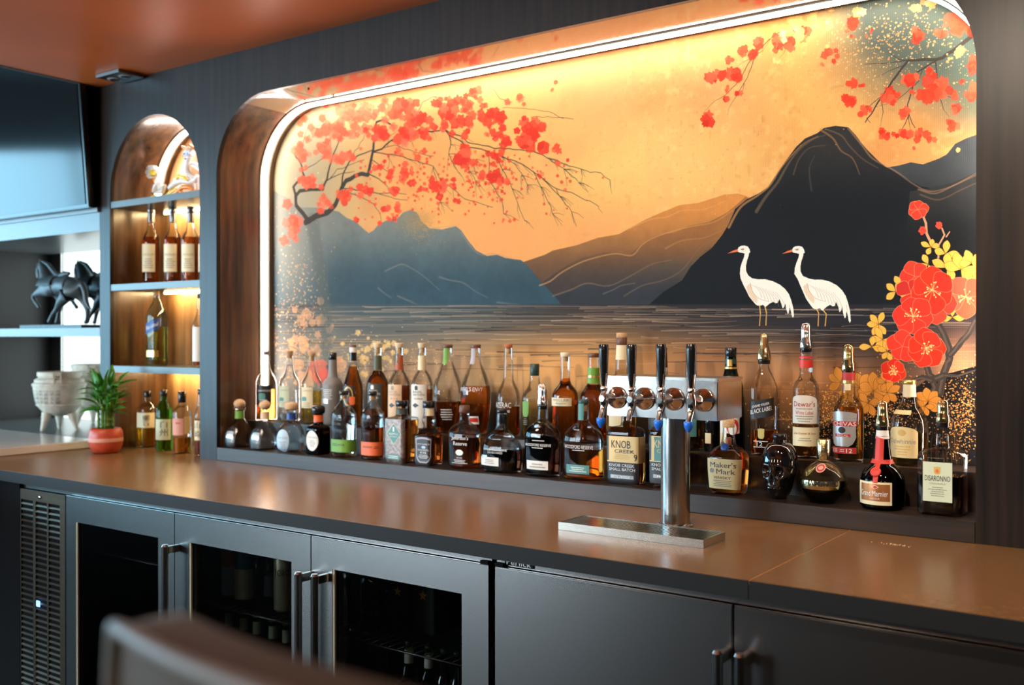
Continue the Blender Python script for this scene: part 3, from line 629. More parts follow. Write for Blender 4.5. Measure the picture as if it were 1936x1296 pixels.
    for q in ((278, 708, 12, 12, 6, 22, 34, 1), (300, 455, 22, 14, 7, 20, 34, .95), (370, 440, 16, 12, 5, 16, 28, .95), (440, 455, 16, 18, 6, 18, 30, .9), (380, 582, 8, 6, 4, 14, 22, .95), (450, 555, 8, 8, 3, 10, 18, .85), (390, 520, 8, 14, 4, 8, 14, .7), (400, 358, 10, 8, 4, 12, 20, .8), (520, 305, 30, 16, 8, 16, 30, .8), (575, 260, 18, 18, 6, 20, 32, .8), (675, 240, 14, 24, 7, 20, 32, .7), (760, 255, 24, 16, 7, 20, 34, .75), (840, 195, 18, 16, 5, 20, 32, .7), (1130, 140, 18, 14, 6, 20, 32, .85), (1510, 200, 14, 24, 7, 20, 34, .8), (985, 315, 14, 12, 5, 14, 26, .8), (1028, 345, 8, 20, 4, 10, 20, .8), (1105, 595, 20, 14, 7, 16, 28, .98), (1140, 492, 14, 10, 5, 12, 24, .95), (1182, 510, 8, 6, 3, 8, 14, .9), (1470, 465, 16, 14, 6, 20, 34, .95), (1580, 430, 14, 8, 5, 14, 26, .95), (1345, 570, 16, 14, 6, 20, 34, .95), (1395, 560, 8, 8, 3, 10, 18, .9), (1370, 608, 10, 6, 3, 10, 18, .85), (1205, 660, 14, 16, 5, 14, 26, .95), (1230, 640, 8, 6, 2, 10, 16, .9), (1430, 665, 12, 14, 5, 16, 28, .95), (1620, 545, 36, 26, 13, 24, 46, .85), (1700, 560, 20, 14, 5, 16, 30, .8), (1305, 800, 16, 14, 7, 12, 24, .98), (1440, 805, 28, 14, 11, 14, 28, .98), (1520, 800, 24, 14, 10, 16, 30, .98), (1590, 830, 14, 8, 5, 10, 20, .9), (1490, 872, 5, 3, 2, 8, 14, .8), (1735, 650, 14, 20, 6, 14, 28, .75), (1720, 750, 14, 20, 6, 14, 26, .7), (1780, 130, 40, 34, 12, 30, 60, .7), (1660, 190, 14, 24, 5, 14, 28, .6), (1840, 380, 10, 20, 5, 18, 34, .6), (1840, 560, 14, 18, 5, 18, 34, .65), (1830, 130, 20, 40, 6, 20, 40, .6), (1485, 540, 10, 8, 3, 8, 14, .85), (1240, 185, 6, 6, 2, 8, 12, .85), (1215, 210, 6, 6, 2, 8, 12, .85), (1130, 212, 6, 6, 2, 8, 12, .8), (1100, 190, 5, 5, 2, 8, 12, .8), (950, 395, 6, 6, 2, 8, 12, .7), (1780, 485, 8, 6, 3, 10, 16, .7)): CR(*q)
    GD = ((240, 176, 100), (246, 196, 130), (236, 160, 90))
    for q in ((800, 150, 24, 30, 9, 18, 34, .7), (1165, 65, 14, 14, 6, 14, 26, .8), (985, 145, 12, 12, 5, 12, 22, .85), (1000, 55, 12, 14, 5, 12, 22, .7), (900, 75, 18, 12, 5, 12, 24, .6), (1530, 40, 14, 12, 5, 14, 24, .7), (1600, 20, 20, 10, 5, 14, 28, .7), (1755, 305, 14, 12, 6, 16, 28, .9), (690, 362, 10, 8, 4, 12, 20, .7), (725, 220, 12, 12, 4, 12, 22, .8), (975, 268, 8, 6, 3, 8, 14, .8), (1755, 885, 5, 8, 3, 8, 16, .9), (1700, 330, 20, 20, 4, 6, 12, .7)): CR(*q, cols=GD)
    # ---- cranes
    def c3(pts): return [(1350+x/3.087, 380+y/3.087) for x, y in pts]
    body = [(137, 286), (142, 272), (156, 263), (178, 261), (196, 266), (207, 282), (211, 300), (204, 306), (202, 320), (192, 350), (186, 380), (187, 410), (200, 436), (222, 452), (255, 458), (300, 458), (345, 470), (385, 490), (415, 515), (437, 545), (450, 580), (462, 625), (466, 672), (460, 684), (452, 668), (448, 640), (440, 625), (436, 655), (430, 660), (420, 630), (416, 600), (408, 622), (400, 628), (392, 600), (380, 575), (372, 596), (360, 598), (345, 590), (325, 600), (310, 612), (300, 620), (285, 608), (270, 612), (255, 612), (243, 606), (225, 585), (205, 560), (190, 530), (170, 490), (155, 455), (150, 425), (153, 390), (162, 360), (174, 330), (178, 308), (165, 304), (150, 302), (140, 298)]
    for ox, oy in ((0, 0), (318, 2)):
        B2 = [(x+ox+(14 if (ox and y > 450) else 0), y+oy+(max(0, (y-480))*.14 if ox else 0)) for x, y in body]
        dx = ox+(14 if ox else 0)
        for a, b, c in (((265, 605), (270, 660), (265, 728)), ((296, 612), (306, 655), (302, 726))):
            k = (22, 6, 14) if ox else (0, 0, 0)
            if ox: 
                a, b, c = ((592, 620), (610, 655), (607, 730)) if a[0] == 265 else ((625, 625), (655, 662), (648, 730))
            stroke(c3([a, b]), 2.6, 2.0, (206, 164, 84), 1, .7); stroke(c3([b, c]), 1.8, 2.2, (196, 150, 80), 1, .7)
        poly(c3(B2), (232, 228, 216))
        poly(c3([(76+ox, 308+oy), (112+ox, 290+oy), (137+ox, 282+oy), (140+ox, 296+oy), (110+ox, 302+oy)]), (222, 112, 60))
        poly(c3([(152+ox, 281+oy), (172+ox, 276+oy), (178+ox, 284+oy), (164+ox, 290+oy)]), (150, 90, 70), .7)
        poly(c3([(dx+212, 480), (dx+225, 530), (dx+255, 575), (dx+250, 600), (dx+225, 580), (dx+195, 535), (dx+188, 500)]), (208, 178, 140), .6)
        for k in range(8):
            x0 = 240+k*20; stroke(c3([(dx+x0-20, 490+k*6), (dx+x0+20, 520+k*9), (dx+x0+38, 565+k*10)]), .7, 1.0, (150, 140, 130), .55, .8)
        stroke(c3([(dx+212, 482), (dx+225, 530), (dx+262, 570), (dx+320, 588)]), 1.0, .8, (150, 120, 100), .6, .9)
        stroke(c3([(dx+440, 610), (dx+448, 650)]), 1, .8, (160, 150, 140), .7)
    # ---- magnolia spray, lower right
    WD = (74, 60, 52)
    for pts, a, b in (([(1215, 70), (1235, 130), (1240, 190), (1265, 240)], 12, 16), ([(1330, 160), (1345, 200), (1310, 260), (1308, 330), (1295, 385)], 9, 13), ([(1375, 180), (1355, 210)], 6, 8)): stroke(c3(pts), a/3.087, b/3.087, (190, 140, 110), 1, .7, .3); 
    for pts, a, b in (([(1255, 560), (1262, 640), (1300, 700), (1340, 780), (1370, 860), (1375, 920), (1345, 1000), (1330, 1050), (1320, 1120)], 34, 44), ([(1240, 960), (1255, 1020), (1290, 1040), (1340, 1020)], 34, 38), ([(1525, 700), (1490, 770), (1430, 840), (1380, 900)], 30, 34), ([(1270, 1040), (1290, 1090), (1270, 1130)], 34, 40), ([(1350, 1020), (1420, 1025), (1525, 990)], 20, 10), ([(1160, 1050), (1220, 1030), (1270, 1050)], 24, 30)):
        stroke(c3(pts), a/3.087, b/3.087, (62, 56, 52), 1, .8, .6); stroke(c3([(x-4, y) for x, y in pts]), a/9, b/9, (120, 100, 84), .45, 1, 1)
    def petal(cx, cy, L, wd, an, col, line=(250, 190, 130)):
        ca, sa = math.cos(an), math.sin(an); pts = []
        for i in range(17):
            t = i/16; pts.append((t*L, wd*math.sin(PI*t**1.35)**.8*.5))
        for i in range(15, 0, -1): t = i/16; pts.append((t*L, -wd*math.sin(PI*t**1.35)**.8*.5))
        q = c3([(cx+x*ca-y*sa, cy+x*sa+y*ca) for x, y in pts]); poly(q, col)
        stroke(q+[q[0]], .9, .9, line, .55, .7)
        for k in (-.2, 0, .2): stroke(c3([(cx, cy), (cx+L*.8*math.cos(an+k), cy+L*.8*math.sin(an+k))]), .5, .4, (190, 50, 34) if col[2] < 90 and col[1] < 120 else (120, 80, 30), .5, .7)
    def leaf4(cx, cy, L, n=4, a0=0, col=(236, 176, 74)):
        for k in range(n): petal(cx, cy, L*rng.uniform(.8, 1.1), L*.55, a0+k*2*PI/n*.8+rng.normal()*.12, col, (90, 60, 26))
    for q in ((1265, 270, 60, 4, 2.2), (1350, 310, 80, 4, 3.6), (1250, 370, 70, 3, 1), (1360, 390, 90, 4, 3.6), (1440, 400, 110, 5, 3.4), (1500, 360, 80, 4, 3), (1060, 530, 75, 4, 2.6), (1090, 500, 70, 3, 4.2), (960, 720, 70, 5, 1), (985, 810, 75, 5, .2), (920, 850, 70, 3, 3.2), (1010, 880, 60, 4, 1), (1500, 470, 80, 4, 3), (1390, 680, 70, 3, 3)): leaf4(*q)
    for q in ((740, 1060, 90, 5, 2.5), (850, 1090, 100, 6, 2), (930, 1110, 110, 6, 3), (900, 1180, 80, 5, 0), (1250, 1170, 90, 6, 3), (1010, 1120, 80, 5, 4), (780, 1130, 60, 4, 1), (1000, 1060, 60, 4, 2), (1230, 1200, 60, 4, 0)): leaf4(*q, col=(214, 140, 58))
    R0 = (214, 50, 32)
    def flower(cx, cy, L, n, a0, col=R0, lit=1):
        for k in range(n):
            petal(cx, cy, L*rng.uniform(.88, 1.1), L*1.02, a0+k*2*PI/n+rng.normal()*.08, tuple(min(255, int(c*rng.uniform(.93, 1.05))) for c in col))
        if lit:
            for k in range(16):
                a = rng.random()*6.28; r = L*rng.uniform(.2, .42); e = (cx+math.cos(a)*r, cy+math.sin(a)*r)
                stroke(c3([(cx, cy), e]), .9, .7, (248, 190, 120), .95, .7); blob(*c3([e])[0], 1.5, (250, 206, 130), 1)
    flower(1170, 440, 90, 5, .6, (214, 58, 42), 0); flower(1150, 540, 90, 4, 2, (196, 50, 38), 0); flower(1470, 560, 120, 5, .3, (236, 92, 66)); flower(1300, 600, 120, 4, 0, (222, 66, 46), 0)
    flower(1275, 520, 135, 6, .5); flower(1160, 675, 118, 6, .2, (216, 54, 40)); flower(1100, 850, 95, 5, 2.2, (222, 58, 42), 0); flower(1235, 860, 118, 7, .1); flower(1050, 992, 74, 6, .5)
    flower(1190, 50, 60, 6, 2.8, (222, 60, 44), 0); blob(*c3([(1215, 172)])[0], 8, (224, 66, 48)); blob(*c3([(1312, 142)])[0], 7, (228, 72, 52))
    for i in range(26):      # gold grasses
        x = rng.uniform(560, 720); stroke([(1380+x*1.0/3.24*2, 900), (1395+x/3.24*1.9, 840+rng.normal()*10), (1420+x/3.24*1.8, 800+rng.normal()*15)], 1.2, .5, (214, 150, 70), .3, .7)
    # ---- canvas grain
    A *= (1+.035*(rng.random((H, W, 1)).astype(np.float32)-.5)+.03*np.sin(np.arange(W)*1.3)[None, :, None].astype(np.float32))
    A = np.clip(A, 0, 1)
    img = bpy.data.images.new('mural_print', W, H); px = np.ones((H, W, 4), np.float32); px[..., :3] = A[::-1]
    img.pixels.foreach_set(px.ravel()); img.update(); img.pack()
    return img
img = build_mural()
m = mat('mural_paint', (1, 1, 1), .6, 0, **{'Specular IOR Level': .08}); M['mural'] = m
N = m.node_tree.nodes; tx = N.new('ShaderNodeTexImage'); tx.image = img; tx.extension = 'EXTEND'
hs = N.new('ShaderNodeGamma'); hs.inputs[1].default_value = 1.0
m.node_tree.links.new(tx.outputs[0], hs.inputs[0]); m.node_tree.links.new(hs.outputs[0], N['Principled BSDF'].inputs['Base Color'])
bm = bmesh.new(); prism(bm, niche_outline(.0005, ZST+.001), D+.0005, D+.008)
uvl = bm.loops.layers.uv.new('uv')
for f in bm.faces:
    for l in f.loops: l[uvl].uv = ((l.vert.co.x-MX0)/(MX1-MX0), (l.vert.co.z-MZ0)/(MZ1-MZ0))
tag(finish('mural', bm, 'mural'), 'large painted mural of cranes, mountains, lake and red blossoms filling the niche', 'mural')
# ================================================================== BOTTLES
CROPS = {'A': (400, 620, 4.32), 'B': (700, 620, 4.32), 'C': (1000, 600, 3.6), 'E': (1380, 600, 3.24), 'G': (0, 430, 2.757), 'P': (0, 0, 1)}
class Bottle:
    """measured silhouettes are turned into real sizes at the bottle's own distance"""
    def __init__(s, name, label, crop, cx, prof, y, zb, n=2.0, dr=1.0, group=None, cat='bottle', neckx=None, seg=32):
        ox, oy, k = CROPS[crop]; s.ox, s.oy, s.k = ox, oy, k
        s.y = y; s.zb = zb; s.n = n; s.dr = dr; s.seg = seg
        u = ox+cx/k; s.x = aty(u, 700, y).x
        pz = [(s.zof(yy), r/k) for yy, r in prof]            # top..bottom
        zbase = pz[-1][0]
        hmax = max(r for _, r in pz)
        # metres per px of half-width for this cross-section at this place
        e = .02; us = []
        for i in range(64):
            a = 2*PI*i/64; c, q = math.cos(a), math.sin(a); kk = (abs(c)**n+abs(q)**n)**(-1/n)
            us.append(proj((s.x+c*kk*e, y+q*kk*e*dr, CZ-.3))[0])
        s.mpp = e*2/(max(us)-min(us))
        us2 = [proj((s.x+math.cos(a)*e, y+math.sin(a)*e, CZ-.3))[0] for a in np.linspace(0, 6.28, 48)]
        mr = e*2/(max(us2)-min(us2))
        s.rm = max(r for _, r in pz)*s.mpp
        s.sec = []       # (z, hx, hy, n) bottom -> top
        for z, r in reversed(pz):
            t = min(1, max(0, (r/hmax-.45)/.3)) if n > 2.01 or dr < .99 else 0
            sq = t*t*(3-2*t)
            hx = r*(s.mpp*sq+mr*(1-sq)); hy = hx*(dr*sq+1*(1-sq)); s.sec.append([z, hx, hy, 2+(n-2)*sq])
        s.sec[0][0] = zb
        s.sec = [q for i, q in enumerate(s.sec) if i == 0 or q[0] > zb+.001]
        s.root = empty(name, (s.x, y, zb), 0, label, cat, group)
        # rounded heel
        z0, hx, hy, nn = s.sec[0]
        s.sec = [[zb, hx*.86, hy*.86, nn], [zb+.0015, hx*.95, hy*.95, nn], [zb+.005, hx, hy, nn]]+[q for q in s.sec[1:] if q[0] > zb+.006]
        s.mr = mr/k
    def zof(s, yc): return aty(968, 0, 0).z*0+aty(proj((s.x if hasattr(s, 'x') else 0, s.y, CZ))[0], s.oy+yc/s.k, s.y).z
    def at(s, z):
        S_ = s.sec
        if z <= S_[0][0]: return S_[0][1:]
        for a, b in zip(S_, S_[1:]):
            if a[0] <= z <= b[0]:
                t = (z-a[0])/(b[0]-a[0]+1e-9); t = t; return [a[i]*(1-t)+b[i]*t for i in (1, 2, 3)]
        return S_[-1][1:]
    def dense(s, z0, z1, ins=0.0):
        zs = sorted({z0, z1}|{q[0] for q in s.sec if z0 < q[0] < z1}); out = []
        # smooth interpolation between measured rings
        for a, b in zip(zs, zs[1:]):
            m = max(1, int((b-a)/.012)); out += [a+(b-a)*i/m for i in range(m)]
        out.append(z1); return out
    def smooth(s):
        """catmull-rom the measured radii for soft shoulders"""
        q = s.sec; new = []
        for i in range(len(q)-1):
            p0 = q[max(i-1, 0)]; p1 = q[i]; p2 = q[i+1]; p3 = q[min(i+2, len(q)-1)]
            m = 1 if (i < 3 or p2[0]-p1[0] < .004) else 4
            for k in range(m):
                t = k/m; v = []
                for j in range(4):
                    if j == 0: v.append(p1[0]*(1-t)+p2[0]*t); continue
                    d1 = (p2[j]-p0[j])/(p2[0]-p0[0]+1e-9)*(p2[0]-p1[0]); d2 = (p3[j]-p1[j])/(p3[0]-p1[0]+1e-9)*(p2[0]-p1[0])
                    lim = 3*abs(p2[j]-p1[j]); d1 = max(-lim, min(lim, d1)); d2 = max(-lim, min(lim, d2))
                    if (p2[j]-p1[j])*d1 < 0: d1 = 0
                    if (p2[j]-p1[j])*d2 < 0: d2 = 0
                    v.append((2*t**3-3*t*t+1)*p1[j]+(t**3-2*t*t+t)*d1+(-2*t**3+3*t*t)*p2[j]+(t**3-t*t)*d2)
                new.append(v)
        new.append(list(q[-1])); s.sec = new
    def loft(s, name, secs, m, seg=None, parent=None):
        seg = seg or s.seg; bm = bmesh.new(); R = []
        for z, hx, hy, n in secs:
            ring = []
            for i in range(seg):
                a = 2*PI*(i+.5)/seg; c, q = math.cos(a), math.sin(a); kk = (abs(c)**n+abs(q)**n)**(-1.0/n)
                ring.append(bm.verts.new((c*kk*hx, q*kk*hy, z-s.zb)))
            R.append(ring)
        for a, b in zip(R, R[1:]):
            for i in range(seg): bm.faces.new((a[i], a[(i+1) % seg], b[(i+1) % seg], b[i]))
        bm.faces.new(R[0][::-1]); bm.faces.new(R[-1])
        return finish(name, bm, m, parent or s.root, True, 45)
    def glass(s, m='g_clear'):
        s.smooth(); s.loft('glass_body', s.sec, m); return s
    def liquid(s, ytop, m):
        zt = s.zof(ytop); sec = []
        base = s.zb+.007
        for z in s.dense(base, zt):
            hx, hy, n = s.at(z); sec.append([z, hx-.0022, hy-.0022, n])
        sec[0][1] *= .93; sec[0][2] *= .93
        s.loft('liquid', sec, m, 28); return s
    def cap(s, y0, y1, r0, r1, m, name='cap', style='plain', bulge=0):
        """y0 top, y1 bottom (crop px); radii at top and bottom in crop px"""
        za, zb_ = s.zof(y0), s.zof(y1); a = r0*s.mr; b = r1*s.mr; h = za-zb_; base = zb_-s.zb
        if style == 'ball': prof = [(max(.001, a*math.sin(PI*t)), base+h*(1-math.cos(PI*t))/2) for t in [i/14 for i in range(0, 15)]]
        elif style == 'flat': prof = [(b*.6, base), (a*.92, base+h*.1), (a, base+h*.4), (a*.97, base+h*.75), (a*.75, base+h*.95), (a*.3, base+h)]
        else:
            e = min(.0012, h*.12); prof = [(b-e*.6, base), (b, base+e), (a, base+h-e), (a-e, base+h)]
        o = lat(name, prof, m, s.root, 28); return o
    def pourer(s, y0, y1, r0, r1, m='goldp', tilt=0):
        za, zb_ = s.zof(y0), s.zof(y1); a = r0*s.mr; b = r1*s.mr; h = za-zb_; base = zb_-s.zb
        o = lat('pourer_lid', [(b*.98, base), (b*1.02, base+h*.04), (b*.92, base+h*.28), (b*.80, base+h*.36), (a*1.05, base+h*.6), (a*.98, base+h*.88), (a*.75, base+h*.96), (a*.4, base+h)], m, s.root, 24, sy=.85, n=2.6)
        bm = bmesh.new(); bx(bm, -b*.22, b*.22, -b*1.12, -b*.8, base+h*.1, base+h*.42, .0006); finish('thumb_lever', bm, m, o)
        lat('pourer_collar', [(b*.86, base-.012), (b*.9, base-.010), (b*.9, base-.0005)], 'black', s.root, 24); return s
    # --- surface mapping
    def perim(s, z):
        hx, hy, n = s.at(z); P_ = []; N = 160
        for i in range(-N//2, N//2+1):
            a = -PI/2+2*PI*i/N; c, q = math.cos(a), math.sin(a); kk = (abs(c)**n+abs(q)**n)**(-1.0/n); P_.append((c*kk*hx, q*kk*hy))
        S_ = [0.0]
        for a, b in zip(P_, P_[1:]): S_.append(S_[-1]+math.dist(a, b))
        mid = S_[N//2]; S_ = [v-mid for v in S_]; return P_, S_
    def pt(s, z, sv, off):
        cache = s.__dict__.setdefault('cache', {}); key = round(z, 4)
        if key not in cache: cache[key] = s.perim(z)
        P_, S_ = cache[key]; sv = max(S_[0]+1e-5, min(S_[-1]-1e-5, sv))
        lo = int(np.searchsorted(S_, sv))-1; lo = max(0, min(len(S_)-2, lo)); t = (sv-S_[lo])/(S_[lo+1]-S_[lo]+1e-12)
        a, b = P_[lo], P_[lo+1]; x = a[0]+(b[0]-a[0])*t; y = a[1]+(b[1]-a[1])*t
        dx, dy = b[0]-a[0], b[1]-a[1]; L = math.hypot(dx, dy)+1e-12; nx, ny = dy/L, -dx/L
        dz = .003; h1 = s.at(z+dz); h0 = s.at(z-dz); sl = -(h1[0]-h0[0])/(2*dz); sl = max(-1.5, min(1.5, sl)); q = math.sqrt(1+sl*sl)
        return Vector((x+nx*off/q, y+ny*off/q, z-s.zb+sl*off/q))
    def s_at(s, xc, z):
        """arc position whose outline point projects to crop column xc"""
        u = s.ox+xc/s.k; P_, S_ = s.perim(z); best = None
        us = []
        for (x, y), sv in zip(P_, S_):
            if abs(sv) > S_[-1]*.62: continue
            us.append((proj((s.x+x, s.y+y, z))[0], sv))
        im = min(range(len(us)), key=lambda i: us[i][0]); iM = max(range(len(us)), key=lambda i: us[i][0])
        if u <= us[im][0]: return us[im][1]-(us[im][0]-u)*s.mpp*0
        if u >= us[iM][0]: return us[iM][1]
        for (u0, s0), (u1, s1) in zip(us[im:iM], us[im+1:iM+1]):
            if u0 <= u <= u1: return s0+(s1-s0)*(u-u0)/(u1-u0+1e-9)
        return 0
    def zf(s, yc):  # height of a crop row on the front surface
        hy = s.sec[5][2] if len(s.sec) > 5 else .02
        u = proj((s.x, s.y, CZ))[0]; return aty(u, s.oy+yc/s.k, s.y-hy*.7).z
    def patch(s, x0, x1, y0, y1, m, name='label', off=.0006, shape=None, parent=None, label=None, slant=0, th=.0003):
        zt, zb_ = s.zf(y0), s.zf(y1); zm = (zt+zb_)/2; s0 = s.s_at(x0, zm); s1 = s.s_at(x1, zm)
        nx, nz = 16, 8 if not shape else 14
        bm = bmesh.new(); G_ = []
        for j in range(nz+1):
            row = []
            b = j/nz
            for i in range(nx+1):
                a = i/nx; aa, bb = a, b
                if shape == 'oval':
                    X, Y = 2*a-1, 2*b-1; X2 = X*math.sqrt(1-Y*Y/2); Y2 = Y*math.sqrt(1-X*X/2); aa, bb = (X2+1)/2, (Y2+1)/2
                elif shape == 'diamond':
                    X, Y = 2*a-1, 2*b-1; aa, bb = ((X+Y)/2+1)/2, ((Y-X)/2+1)/2
                elif shape == 'shield':
                    X, Y = 2*a-1, b; w_ = (1-.08*math.sin(PI*Y)) if Y > .35 else (.45+.55*math.sqrt(max(0, Y/.35))); aa = (X*w_+1)/2; bb = Y+.06*(1-X*X)*(1 if Y > .8 else 0)
                elif shape == 'arch':
                    X = 2*a-1; bb = b*(.82+.18*math.sqrt(max(0, 1-X*X)))
                elif shape == 'taper': aa = .5+(a-.5)*(.86+.14*b)
                z = zb_+(zt-zb_)*bb+slant*(aa-.5)*(zt-zb_); sv = s0+(s1-s0)*aa
                row.append(bm.verts.new(s.pt(z, sv, off)))
            G_.append(row)
        for j in range(nz):
            for i in range(nx): bm.faces.new((G_[j][i], G_[j][i+1], G_[j+1][i+1], G_[j+1][i]))
        o = finish(name, bm, m, parent or s.root, True)
        if label: o['label'] = label
        return o
    def band(s, y0, y1, m, name='neck_band', off=.0005, label=None):
        za, zb_ = s.zof(y0), s.zof(y1); sec = [[z, *(s.at(z)[:2]), s.at(z)[2]] for z in np.linspace(zb_, za, 5)]
        sec = [[z, a+off, b+off, n] for z, a, b, n in sec]
        o = s.loft(name, sec, m, 28)
        if label: o['label'] = label
        return o
    def text(s, txt, x0, x1, y0, y1, m='ink', parent=None, off=.0012, slant=0, name='lettering'):
        vs, fs = text_mesh(txt)
        if not vs: return
        zt, zb_ = s.zf(y0), s.zf(y1); zm = (zt+zb_)/2; s0 = s.s_at(x0, zm); s1 = s.s_at(x1, zm)
        me = bpy.data.meshes.new(name)
        co = [s.pt(zb_+(zt-zb_)*b+slant*(a-.5)*(zt-zb_), s0+(s1-s0)*a, off) for a, b in vs]
        me.from_pydata(co, [], fs); me.materials.append(M[m]); o = bpy.data.objects.new(name, me); C.objects.link(o); o.parent = parent or s.root
        return o
    def lines(s, x0, x1, y0, y1, n, m='ink_g', parent=None, off=.0011):
        """rows of print too small to read"""
        if n <= 0: return
        bm = bmesh.new(); zt, zb_ = s.zf(y0), s.zf(y1); sa = s.s_at(x0, (zt+zb_)/2); sb = s.s_at(x1, (zt+zb_)/2); h = (zt-zb_)/n
        rr = random.Random(int(x0+y0))
        for i in range(n):
            z = zt-h*(i+.5); w_ = rr.uniform(.55, 1.0); c = (sa+sb)/2; p = c-(sb-sa)*w_/2
            while p < c+(sb-sa)*w_/2-.001:
                q = min(p+rr.uniform(.0012, .004), c+(sb-sa)*w_/2)
                k = [bm.verts.new(s.pt(z+dz, sv, off)) for dz, sv in ((-h*.22, p), (-h*.22, q), (h*.22, q), (h*.22, p))]
                bm.faces.new(k); p = q+.0009
        return finish('small_print', bm, m, parent or s.root)
YB = .216; YFR = .078
GB = 'bottles in the back row on the rear step'; GF = 'bottles in the front row on the ledge'
# ---------- back row
b = Bottle('tequila_bottle', 'leftmost back-row bottle, tall clear glass with black label and amber tequila by the led channel', 'A', 448, [(215, 26), (300, 29), (360, 42), (405, 72), (450, 86), (770, 88)], .194, ZST, group=GB).glass().liquid(500, 'l_amber')
b.cap(190, 226, 29, 27, 'steel_dark', 'stopper'); l = b.patch(365, 488, 470, 632, 'paper_black'); b.text('CASAMIGOS', 378, 480, 508, 522, 'ink_w', l); b.patch(385, 438, 535, 590, 'paper_teal', 'label_emblem', .0010, 'arch'); b.lines(380, 470, 585, 625, 3, 'ink_w', l)
b = Bottle('tequila_bottle', 'clear back-row bottle of colourless tequila with cork and faded cream label, second from the left', 'A', 637, [(215, 25), (300, 30), (370, 45), (420, 76), (460, 87), (780, 88)], YB, ZST, group=GB).glass().liquid(700, 'l_clear')
b.cap(188, 222, 30, 27, 'cork', 'cork_stopper'); b.cap(222, 252, 20, 18, 'cork', 'cork_plug'); l = b.patch(552, 632, 478, 650, 'paper_palegreen'); b.text('CASAMIGOS', 560, 626, 505, 517, 'ink_g', l); b.patch(556, 590, 570, 600, 'paper_teal', 'label_emblem', .0010, 'arch'); b.lines(560, 625, 605, 645, 3, 'ink_g', l)
b = Bottle('tequila_bottle', 'back-row bottle of golden tequila with orange cork and cream label with teal dome', 'A', 818, [(228, 28), (310, 31), (370, 48), (425, 78), (465, 87), (785, 88)], YB, ZST, group=GB).glass().liquid(515, 'l_gold')
b.cap(203, 232, 31, 29, 'cork', 'cork_stopper'); b.cap(232, 272, 22, 20, 'cork', 'cork_plug'); l = b.patch(735, 826, 488, 658, 'paper_cream'); b.text('CASAMIGOS', 742, 818, 510, 522, 'ink_g', l); b.patch(740, 775, 565, 600, 'paper_teal', 'label_emblem', .0010, 'arch'); b.lines(742, 815, 610, 650, 3, 'ink_g', l)
b = Bottle('frosted_bottle', 'grey frosted glass back-row bottle with a black cap and white print', 'A', 990, [(235, 32), (400, 41), (430, 68), (470, 84), (800, 86)], YB, ZST, group=GB).glass('g_frost')
b.cap(203, 265, 33, 33, 'black'); b.lines(912, 990, 500, 590, 6, 'ink_w'); b.patch(905, 950, 580, 620, 'silver', 'label_emblem', .0008, 'arch')
b = Bottle('bourbon_bottle', 'long-necked back-row bottle of dark red spirit with white and black neck and gold oval label', 'A', 1155, [(175, 28), (270, 30), (310, 36), (400, 60), (470, 80), (560, 86), (800, 86)], YB, ZST, group=GB).glass().liquid(315, 'l_dark')
b.cap(140, 165, 27, 27, 'brown'); b.band(160, 200, 'paper_white'); b.band(202, 270, 'black'); l = b.patch(1070, 1163, 475, 650, 'paper_black'); b.patch(1078, 1155, 482, 640, 'ink_gold', 'label_oval', .0009, 'oval'); b.patch(1086, 1147, 495, 625, 'paper_black', 'label_oval', .0012, 'oval'); b.text('72', 1092, 1128, 530, 560, 'ink_gold', l, .0018); b.patch(1122, 1172, 566, 632, 'paper_orange', 'label_emblem', .0020, 'shield')
def basil(cx, crop, label, neckm, labm, liq, lq, x0, x1, y0, y1, inkm, neck2=None):
    b = Bottle('rye_bottle', label, crop, cx, [(165, 32), (345, 36), (375, 55), (410, 74), (460, 90), (810, 92)], YB, ZST, group=GB).glass().liquid(lq, liq)
    b.cap(125, 165, 38, 31, 'cream', 'stopper'); b.cap(165, 208, 22, 20, 'cork', 'cork_plug')
    if neck2: b.patch(cx-10, cx+40, 225, 295, neckm, 'neck_label'); b.band(294, 345, neckm)
    else: b.band(228, 345, neckm)
    l = b.patch(x0, x1, y0, y1, labm); w_ = x1-x0
    b.patch(x0+w_*.22, x0+w_*.42, y0+10, y0+45, inkm, 'label_emblem', .0009, 'arch')
    b.text('BASIL', x0+w_*.12, x0+w_*.72, y0+50, y0+68, inkm, l); b.text('HAYDEN', x0+w_*.12, x0+w_*.85, y0+74, y0+92, inkm, l)
    b.text('RYE' if inkm != 'ink' else 'BOURBON', x0+w_*.2, x0+w_*.75, y0+108, y0+122, inkm, l); b.patch(x0+w_*.08, x0+w_*.5, y0+150, y0+190, 'paper_grey', 'label_emblem', .0009, 'diamond')
    return b
basil(1356, 'A', 'dark amber back-row bottle with dark grey label and olive neck under a cream stopper', 'paper_olive', 'paper_grey', 'l_dark', 348, 1275, 1392, 458, 660, 'ink_w')
basil(237, 'B', 'back-row whiskey bottle with peach label, rust neck band and flared cream stopper', 'paper_rust', 'paper_peach', 'l_brown', 470, 146, 256, 465, 740, 'ink_g', 1)
basil(424, 'B', 'back-row whiskey bottle with tall white label and cream paper neck', 'paper_cream', 'paper_white', 'l_dark', 500, 336, 460, 465, 820, 'ink')
TD = [(165, 35), (240, 38), (290, 48), (350, 72), (410, 98), (470, 116), (530, 125), (600, 125), (700, 116), (860, 92)]
b = Bottle('bourbon_bottle', 'teardrop-shaped clear bourbon bottle with a green strip on its neck, less than half full', 'B', 632, TD, YB, ZST, group=GB).glass().liquid(598, 'l_dark')
b.cap(138, 166, 42, 40, 'brown'); b.patch(600, 640, 140, 300, 'paper_green', 'neck_strip', .0012); b.lines(560, 690, 660, 760, 5, 'ink_w')
